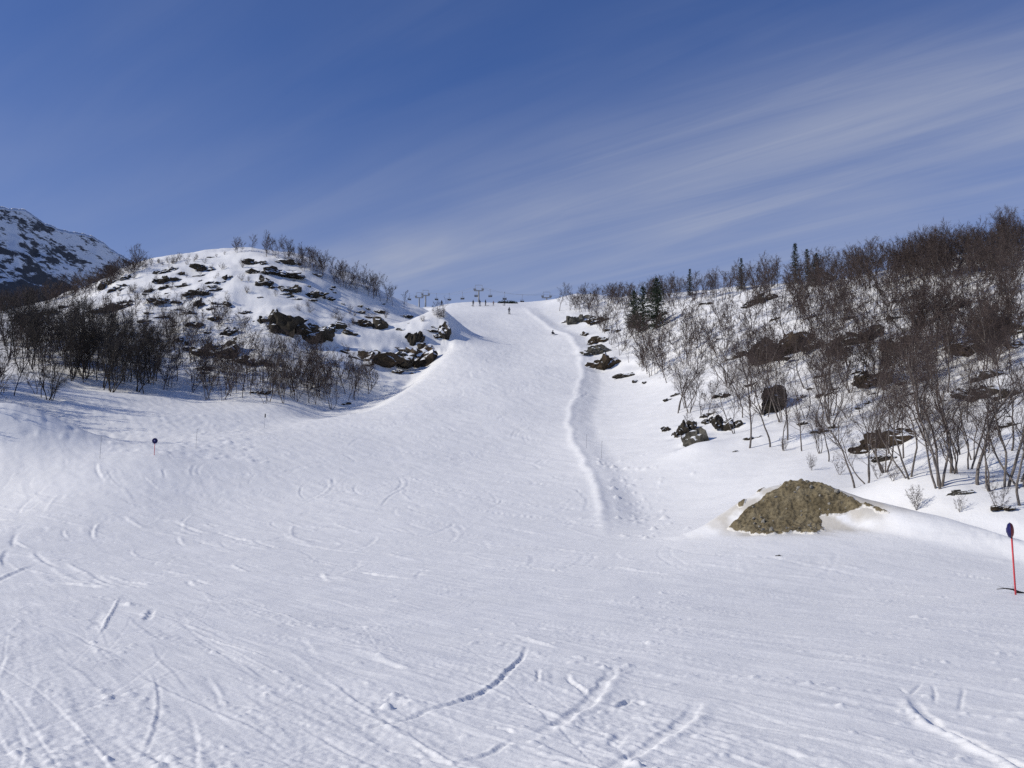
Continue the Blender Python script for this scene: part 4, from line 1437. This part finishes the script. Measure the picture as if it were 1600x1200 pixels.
# ------------------------------------------------------------------ signs and marker poles
def dome(r, depth, sign, n=28, rings=5):
    V = [(0, sign * depth, 0)]; F = []
    for k in range(1, rings + 1):
        a = k / rings
        for i in range(n):
            t = 2 * math.pi * i / n
            V.append((r * a * math.cos(t), sign * depth * math.sqrt(max(0, 1 - a * a)) * 1.0, r * a * math.sin(t)))
    for i in range(n):
        F.append((0, 1 + i, 1 + (i + 1) % n) if sign < 0 else (0, 1 + (i + 1) % n, 1 + i))
    for k in range(rings - 1):
        for i in range(n):
            a = 1 + k * n + i; b = 1 + k * n + (i + 1) % n
            F.append((a, a + n, b + n, b) if sign < 0 else (a, b, b + n, a + n))
    return V, F


def build_sign(px, py, Y, hpole, rdisc, rz, depth, label):
    p = land(px, py)[0] if Y is None else None
    if p is None:
        x = at(px, py, Y)[0]
        p = np.array([x, Y, float(height(np.array([x]), np.array([Y]))[0])])
    root = link('piste_sign', None, None, tuple(p), (0, 0, rz))
    root.empty_display_size = 0.3
    V, F = [], []
    tube(V, F, [(0, 0, -0.4), (0, 0, hpole)], [0.022, 0.022], 10)
    link('pole', mesh_from('pole', V, F, RED_POLE, True), root)
    V, F = dome(rdisc, depth, -1)
    d = link('disc_face', mesh_from('disc_face', V, F, NAVY, True), root, (0, -0.025, hpole + rdisc * 0.72))
    V, F = [], []
    tube(V, F, [(0, -depth - 0.006, 0), (0, -depth + 0.004, 0)], [rdisc * 0.30, rdisc * 0.30], 20)
    link('emblem', mesh_from('emblem', V, F, PALE, True), d)
    V, F = dome(rdisc, depth, 1)
    link('disc_back', mesh_from('disc_back', V, F, DARK_RED, True), root, (0, -0.022, hpole + rdisc * 0.72))
    V, F = [], []
    box(V, F, (0, 0.0, -rdisc * 0.5), (0.06, 0.05, 0.08))
    link('clamp', mesh_from('clamp', V, F, STEEL), root, (0, 0, hpole + rdisc * 0.72))
    tag(root, label, 'sign', 'round piste markers')
    return p


ps = build_sign(1587, 930, 26, 1.45, 0.20, R(-111), 0.085, 'round blue marker disc on a red pole at the right edge')
build_sign(241, 711, None, 0.95, 0.22, R(8), 0.03, 'round navy marker disc on an orange-red pole at the left')


def build_sticks():
    for px, py, top, lb in [(156, 716, 682, 'thin grey marker stake left of the navy disc sign'), (306, 701, 671, 'thin grey marker stake right of the navy disc sign'),
                            (413, 669, 648, 'marker stake with a dark tip in the gully by the run'), (940, 717, 690, 'thin marker stake beside the snow lip of the run'), (916, 700, 680, 'upper thin marker stake beside the snow lip')]:
        p = land(px, py)[0]; h = (py - top) * p[1] / 1600
        V, F = [], []
        tube(V, F, [(0, 0, -0.3), (0.01, 0, h * 0.5), (0.05, 0, h)], [0.014, 0.013, 0.011], 6)
        root = link('marker_stake', None, None, tuple(p)); root.empty_display_size = 0.2
        link('pole', mesh_from('stake', V, F, STEEL, True), root)
        V, F = [], []
        if 'dark tip' in lb:
            tube(V, F, [(0.05, 0, h - 0.28), (0.05, 0, h + 0.12)], [0.07, 0.06], 8)
            link('tip', mesh_from('tip', V, F, BLACK), root)
        else:
            tube(V, F, [(0.05, 0, h - 0.02), (0.05, 0, h + 0.05)], [0.022, 0.02], 6)
            link('tip', mesh_from('tip', V, F, STEEL), root)
        tag(root, lb, 'stake', 'thin marker stakes')
    # dead branch lying by the right sign, and a twig on the snow
    rng = np.random.default_rng(6)
    B = Builder()
    z0 = ps[2]
    pts = [np.array([ps[0] - 0.28, 26.4, z0 + 0.12]), np.array([ps[0] - 0.05, 26.4, z0 + 0.14]), np.array([ps[0] + 0.15, 26.42, z0 + 0.11]), np.array([ps[0] + 0.3, 26.45, z0 + 0.03]), np.array([ps[0] + 0.5, 26.5, z0 + 0.0])]
    org = np.array([ps[0], 26.4, z0])
    tube(B.V, B.F, [q - org for q in pts], [0.008, 0.014, 0.022, 0.045, 0.03], 6)
    for k in range(5):
        B.ribbon(pts[1 + k % 3] - org, unit(rng.normal(0, 1, 3) * np.array([1, 0.6, 0.3])), 0.25, 0.012, rng.normal(0, 0.3, 3), rng)
    o = link('dead_branch', mesh_from('dead_branch', B.V, B.F, TWIG_DARK, True), None, tuple(org))
    tag(o, 'dark dead branch lying on the snow behind the right sign pole', 'branch')


build_sticks()


# ------------------------------------------------------------------ chairlift behind the brow
LIFT_Y = 400.0


def build_lift():
    def tower(px, ptop, Y, span, label):
        x, y, zt = at(px, ptop, Y)
        zg = float(height(np.array([x]), np.array([y]))[0])
        H = zt - zg
        root = link('lift_tower', None, None, (x, y, zg - 0.5)); root.empty_display_size = 1
        V, F = [], []
        tube(V, F, [(0, 0, 0), (0, 0, H + 0.2)], [0.42, 0.28], 10)
        link('mast', mesh_from('mast', V, F, STEEL, True), root)
        V, F = [], []
        box(V, F, (0, 0, H + 0.45), (span, 0.35, 0.4))
        link('cross_arm', mesh_from('cross_arm', V, F, STEEL), root)
        for s in (-1, 1):
            V, F = [], []
            box(V, F, (s * span * 0.42, 0, H + 0.85), (span * 0.24, 0.3, 0.35))
            tr = link('sheave_train', mesh_from('sheave_train', V, F, STEEL), root)
            V, F = [], []
            tube(V, F, [(0, -0.2, 0), (0, 0.2, 0)], [0.24, 0.24], 10)
            wheel = mesh_from('sheave', V, F, STEEL)
            for k in range(4):
                link('sheave', wheel, tr, (s * span * 0.42 + (k - 1.5) * span * 0.055, 0, H + 1.1))
            V, F = [], []
            tube(V, F, [(s * span * 0.34, 0, H + 0.6), (s * span * 0.36, 0, H + 2.7)], [0.09, 0.07], 6)
            link('post', mesh_from('lift_post', V, F, STEEL), root)
        V, F = [], []
        tube(V, F, [(-span * 0.36, 0, H + 2.65), (span * 0.36, 0, H + 2.65)], [0.07, 0.07], 6)
        link('rail', mesh_from('lift_rail', V, F, STEEL), root)
        tag(root, label, 'lift tower', 'chairlift towers on the skyline')
        return x, y, zt + 1.2

    T1 = tower(655, 465, 430, 3.4, 'leftmost chairlift tower, low on the skyline')
    T2 = tower(665, 461.5, 410, 3.2, 'second chairlift tower from the left on the skyline')
    T3 = tower(748, 454, 385, 3.7, 'tall central chairlift tower above the skiers')
    T4 = tower(854, 465, 380, 3.6, 'rightmost chairlift tower where the run meets the right slope')

    # chair prototype
    def chair(px, py, Y, rz, label):
        x, y, z = at(px, py, Y)
        root = link('lift_chair', None, None, (x, y, z), (0, 0, rz), (0.82,) * 3); root.empty_display_size = 0.5
        link('seat', CH['seat'], root); link('backrest', CH['back'], root); link('hanger', CH['hanger'], root)
        link('side_frame', CH['side'], root, (-0.85, 0, 0)); link('side_frame', CH['side'], root, (0.85, 0, 0)); link('safety_bar', CH['bar'], root)
        tag(root, label, 'lift chair', 'chairs hanging on the chairlift')
    CH = {}
    V, F = [], []
    box(V, F, (0, -0.1, 0), (1.7, 0.55, 0.16)); CH['seat'] = mesh_from('chair_seat', V, F, SEAT)
    V, F = [], []
    box(V, F, (0, 0.24, 0.38), (1.7, 0.12, 0.6)); CH['back'] = mesh_from('chair_back', V, F, SEAT)
    V, F = [], []
    tube(V, F, [(0, 0.3, 0.65), (0, 0.34, 1.1), (0, 0.15, 1.5), (0, 0, 1.9), (0, 0, 3.3)], [0.07] * 5, 6)
    tube(V, F, [(-0.85, 0.3, 1.05), (0, 0.3, 1.2), (0.85, 0.3, 1.05)], [0.05] * 3, 6)
    tube(V, F, [(-0.2, 0, 3.3), (0.2, 0, 3.3)], [0.09, 0.09], 6)
    CH['hanger'] = mesh_from('chair_hanger', V, F, STEEL)
    V, F = [], []
    tube(V, F, [(0, -0.35, 0.05), (0, 0.25, 0.02), (0, 0.3, 1.05)], [0.05] * 3, 6)
    CH['side'] = mesh_from('chair_side', V, F, STEEL)
    V, F = [], []
    tube(V, F, [(-0.85, 0.2, 0.75), (-0.85, -0.4, 0.4), (0.85, -0.4, 0.4), (0.85, 0.2, 0.75)], [0.04] * 4, 6)
    tube(V, F, [(0, -0.4, 0.4), (0, -0.55, -0.45)], [0.035] * 2, 6)
    tube(V, F, [(-0.7, -0.55, -0.45), (0.7, -0.55, -0.45)], [0.035] * 2, 6)
    CH['bar'] = mesh_from('chair_bar', V, F, STEEL)
    ords = ['first', 'second', 'third', 'fourth', 'fifth', 'sixth', 'seventh', 'eighth']
    spots = [(640, 468.5, 430, 0.5), (682, 468.5, 420, 0.2), (702, 469, 385, 0.1), (722.5, 467.5, 372, -0.1), (744, 463.3, 395, 0.1), (766, 463.6, 372, -0.15), (788.5, 468, 360, 0.1), (816, 472, 372, 0.2)]
    for o_, (px, py, Y, rz) in zip(ords, spots):
        chair(px, py, Y, rz, o_ + ' chair from the left hanging on the chairlift')
    # ropes over the sheaves
    for side, lb in ((-1, 'chairlift rope on the near side of the towers'), (1, 'chairlift rope on the far side of the towers')):
        path = [np.array(T1) + np.array([-90, 40, -14])]
        for a, b in zip([T1, T2, T3, T4], [T2, T3, T4, None]):
            a = np.array(a) + np.array([side * 1.6, side * 0.5, 0.1])
            path.append(a)
            if b is not None:
                b = np.array(b) + np.array([side * 1.6, side * 0.5, 0.1])
                for u in (0.25, 0.5, 0.75):
                    path.append(a * (1 - u) + b * u - np.array([0, 0, np.linalg.norm(b - a) * 0.05 * 4 * u * (1 - u)]))
        path.append(path[-1] + np.array([90, 40, -14]))
        V, F = [], []
        org = path[1]
        tube(V, F, [q - org for q in path], [0.025] * len(path), 5)
        o = link('lift_rope', mesh_from('lift_rope', V, F, STEEL, True), None, tuple(org))
        tag(o, lb, 'rope', 'chairlift ropes')


build_lift()


# ------------------------------------------------------------------ people
def outfit(name, jacket, trousers, head, zs):
    m, nt, b = new_mat(name)
    tc = nt.nodes.new('ShaderNodeTexCoord')
    s = nt.nodes.new('ShaderNodeSeparateXYZ'); nt.links.new(tc.outputs['Object'], s.inputs[0])
    mr = nt.nodes.new('ShaderNodeMapRange'); mr.inputs['From Max'].default_value = 2.0
    nt.links.new(s.outputs['Z'], mr.inputs['Value'])
    r = ramp_node(nt, mr.outputs['Result'], [(0.0, (0.02, 0.02, 0.022)), (zs[0], trousers), (zs[1], jacket), (zs[2], head)])
    r.color_ramp.interpolation = 'CONSTANT'
    nt.links.new(r.outputs[0], b.inputs['Base Color'])
    b.inputs['Roughness'].default_value = 0.8
    return m


SKIN = mat_plain('skin', (0.45, 0.28, 0.2), 0.6, 0.1)


def body_mesh(nodes, edges, mat):
    bm = bmesh.new()
    sk = bm.verts.layers.skin.verify()
    vs = []
    for i, (x, y, z, r) in enumerate(nodes):
        v = bm.verts.new((x, y, z)); v[sk].radius = (r, r); v[sk].use_root = (i == 0)
        vs.append(v)
    for a, b in edges:
        bm.edges.new((vs[a], vs[b]))
    me = bpy.data.meshes.new('body'); bm.to_mesh(me); bm.free()
    me.materials.append(mat)
    return me


def person(px, py, mat, pose, label, rz, skis=True, hh=1.0):
    p = land(px, py)[0]
    root = link('person', None, None, tuple(p), (0, 0, rz), (hh,) * 3); root.empty_display_size = 0.4
    if pose == 'sit':
        nodes = [(0, 0.10, 0.18, 0.17), (0, 0.14, 0.42, 0.17), (0, 0.12, 0.62, 0.16), (0, 0.08, 0.76, 0.065), (0, 0.05, 0.86, 0.105), (0, 0.04, 0.96, 0.10),
                 (-0.11, 0.0, 0.2, 0.10), (-0.14, -0.38, 0.42, 0.075), (-0.15, -0.62, 0.10, 0.055), (-0.15, -0.74, 0.10, 0.05),
                 (0.11, 0.0, 0.2, 0.10), (0.14, -0.38, 0.42, 0.075), (0.15, -0.62, 0.10, 0.055), (0.15, -0.74, 0.10, 0.05),
                 (-0.22, 0.12, 0.62, 0.07), (-0.30, 0.02, 0.38, 0.055), (-0.24, -0.25, 0.40, 0.045), (0.22, 0.12, 0.62, 0.07), (0.30, 0.02, 0.38, 0.055), (0.24, -0.25, 0.40, 0.045)]
    else:
        b = 0.10 if pose == 'ski' else 0.0
        nodes = [(0, 0, 0.90, 0.15), (0, -b * 0.6, 1.15, 0.14), (0, -b * 1.4, 1.40, 0.15), (0, -b * 1.8, 1.53, 0.06), (0, -b * 2.0, 1.63, 0.095), (0, -b * 2.0, 1.73, 0.09),
                 (-0.10, 0.0, 0.82, 0.095), (-0.13, -b * 1.6, 0.47, 0.07), (-0.14, b * 0.4, 0.12, 0.055), (-0.14, -0.10, 0.07, 0.055),
                 (0.10, 0.0, 0.82, 0.095), (0.13, -b * 1.6, 0.47, 0.07), (0.14, b * 0.4, 0.12, 0.055), (0.14, -0.10, 0.07, 0.055),
                 (-0.20, -b * 1.4, 1.40, 0.075), (-0.30, -b, 1.14, 0.055), (-0.28, -0.18 - b, 0.98, 0.045), (0.20, -b * 1.4, 1.40, 0.075), (0.30, -b, 1.14, 0.055), (0.28, -0.18 - b, 0.98, 0.045)]
    edges = [(0, 1), (1, 2), (2, 3), (3, 4), (4, 5), (0, 6), (6, 7), (7, 8), (8, 9), (0, 10), (10, 11), (11, 12), (12, 13), (2, 14), (14, 15), (15, 16), (2, 17), (17, 18), (18, 19)]
    o = link('body', body_mesh(nodes, edges, mat), root)
    sm = o.modifiers.new('skin', 'SKIN'); sm.use_smooth_shade = True
    o.modifiers.new('smooth', 'SUBSURF').levels = 1
    o.modifiers['smooth'].render_levels = 1
    hd = nodes[5]
    V, F = [], []
    tube(V, F, [(0, hd[1], hd[2] - 0.06), (0, hd[1], hd[2] + 0.03), (0, hd[1], hd[2] + 0.10)], [0.125, 0.12, 0.05], 10)
    link('helmet', mesh_from('helmet', V, F, BLACK, True), root)
    if skis:
        for s in (-1, 1):
            V, F = [], []
            box(V, F, (s * 0.14, -0.1, 0.03), (0.09, 1.6, 0.025))
            box(V, F, (s * 0.14, -0.98, 0.07), (0.085, 0.2, 0.025))
            link('ski', mesh_from('ski', V, F, BLACK), root)
            V, F = [], []
            h_ = nodes[16 if s < 0 else 19]
            tube(V, F, [(h_[0], h_[1], h_[2] + 0.12), (h_[0] * 1.25, h_[1] + 0.25, 0.0)], [0.012, 0.009], 5)
            link('ski_pole', mesh_from('ski_pole', V, F, STEEL), root)
    else:
        V, F = [], []
        box(V, F, (0, -0.72, 0.04), (1.5, 0.27, 0.025))
        link('snowboard', mesh_from('snowboard', V, F, NAVY), root)
    tag(root, label, 'person', 'people on the run')


def build_people():
    blk = outfit('black outfit', (0.02, 0.02, 0.024), (0.022, 0.022, 0.03), (0.03, 0.026, 0.025), (0.03, 0.44, 0.80))
    blu = outfit('blue outfit', (0.03, 0.035, 0.06), (0.05, 0.07, 0.14), (0.03, 0.026, 0.025), (0.03, 0.44, 0.80))
    brn = outfit('brown outfit', (0.22, 0.14, 0.11), (0.10, 0.07, 0.06), (0.1, 0.07, 0.06), (0.03, 0.44, 0.80))
    person(795.5, 491, blk, 'ski', 'skier in black coming down the run below the others', R(10), True, 1.02)
    person(690, 478.5, blk, 'stand', 'person in dark clothes standing alone left on the brow', R(40))
    person(739.3, 478.5, blk, 'stand', 'leftmost of the three people standing under the tall lift tower', R(-20))
    person(749.7, 478.5, blu, 'stand', 'person with blue trousers, middle of the three under the lift tower', R(15))
    person(758.6, 478, blk, 'stand', 'rightmost of the three people standing under the tall lift tower', R(60))
    person(771, 478, brn, 'stand', 'small figure in reddish brown on the brow right of the three', R(0), True, 0.8)
    person(788.3, 477.5, blk, 'stand', 'dark figure on the brow below the seventh lift chair', R(-30), True, 0.9)
    person(864, 523.5, blk, 'sit', 'person in black sitting in the snow at the right of the run', R(20), False)


build_people()


def build_dwarf_bushes():
    """dark low juniper on the brow beneath the lift"""
    pr = random.Random(12)
    for px, py, h, lb in [(785, 475, 1.1, 'left dark juniper bush on the brow under the lift chairs'), (796, 474.5, 1.2, 'middle dark juniper bush on the brow under the lift chairs'), (801.5, 474.5, 0.9, 'right dark juniper bush on the brow under the lift chairs')]:
        x, y, z = at(px, py, 300)
        zg = float(height(np.array([x]), np.array([y]))[0])
        rng = np.random.default_rng(int(px))
        C, T = Builder(), Builder()
        tube(T.V, T.F, [(0, 0, -0.3), (0.05, 0, 0.3 * h)], [0.06, 0.02], 5)
        for k in range(420):
            d = unit(rng.normal(0, 1, 3) * np.array([1.5, 0.8, 0.6]) + np.array([0, 0, 0.5]))
            C.ribbon(d * rng.uniform(0.1, 0.9) * np.array([1.5, 0.8, h * 0.8]), unit(d + rng.normal(0, 0.4, 3)), 0.35, 0.12, rng.normal(0, 0.2, 3), rng)
        root = link('juniper_bush', None, None, (x, y, zg)); root.empty_display_size = 0.3
        link('trunk', mesh_from('juniper_trunk', T.V, T.F, BARK), root)
        link('crown', mesh_from('juniper_crown', C.V, C.F, NEEDLE), root)
        tag(root, lb, 'bush', 'juniper on the brow')


build_dwarf_bushes()

write_labels()
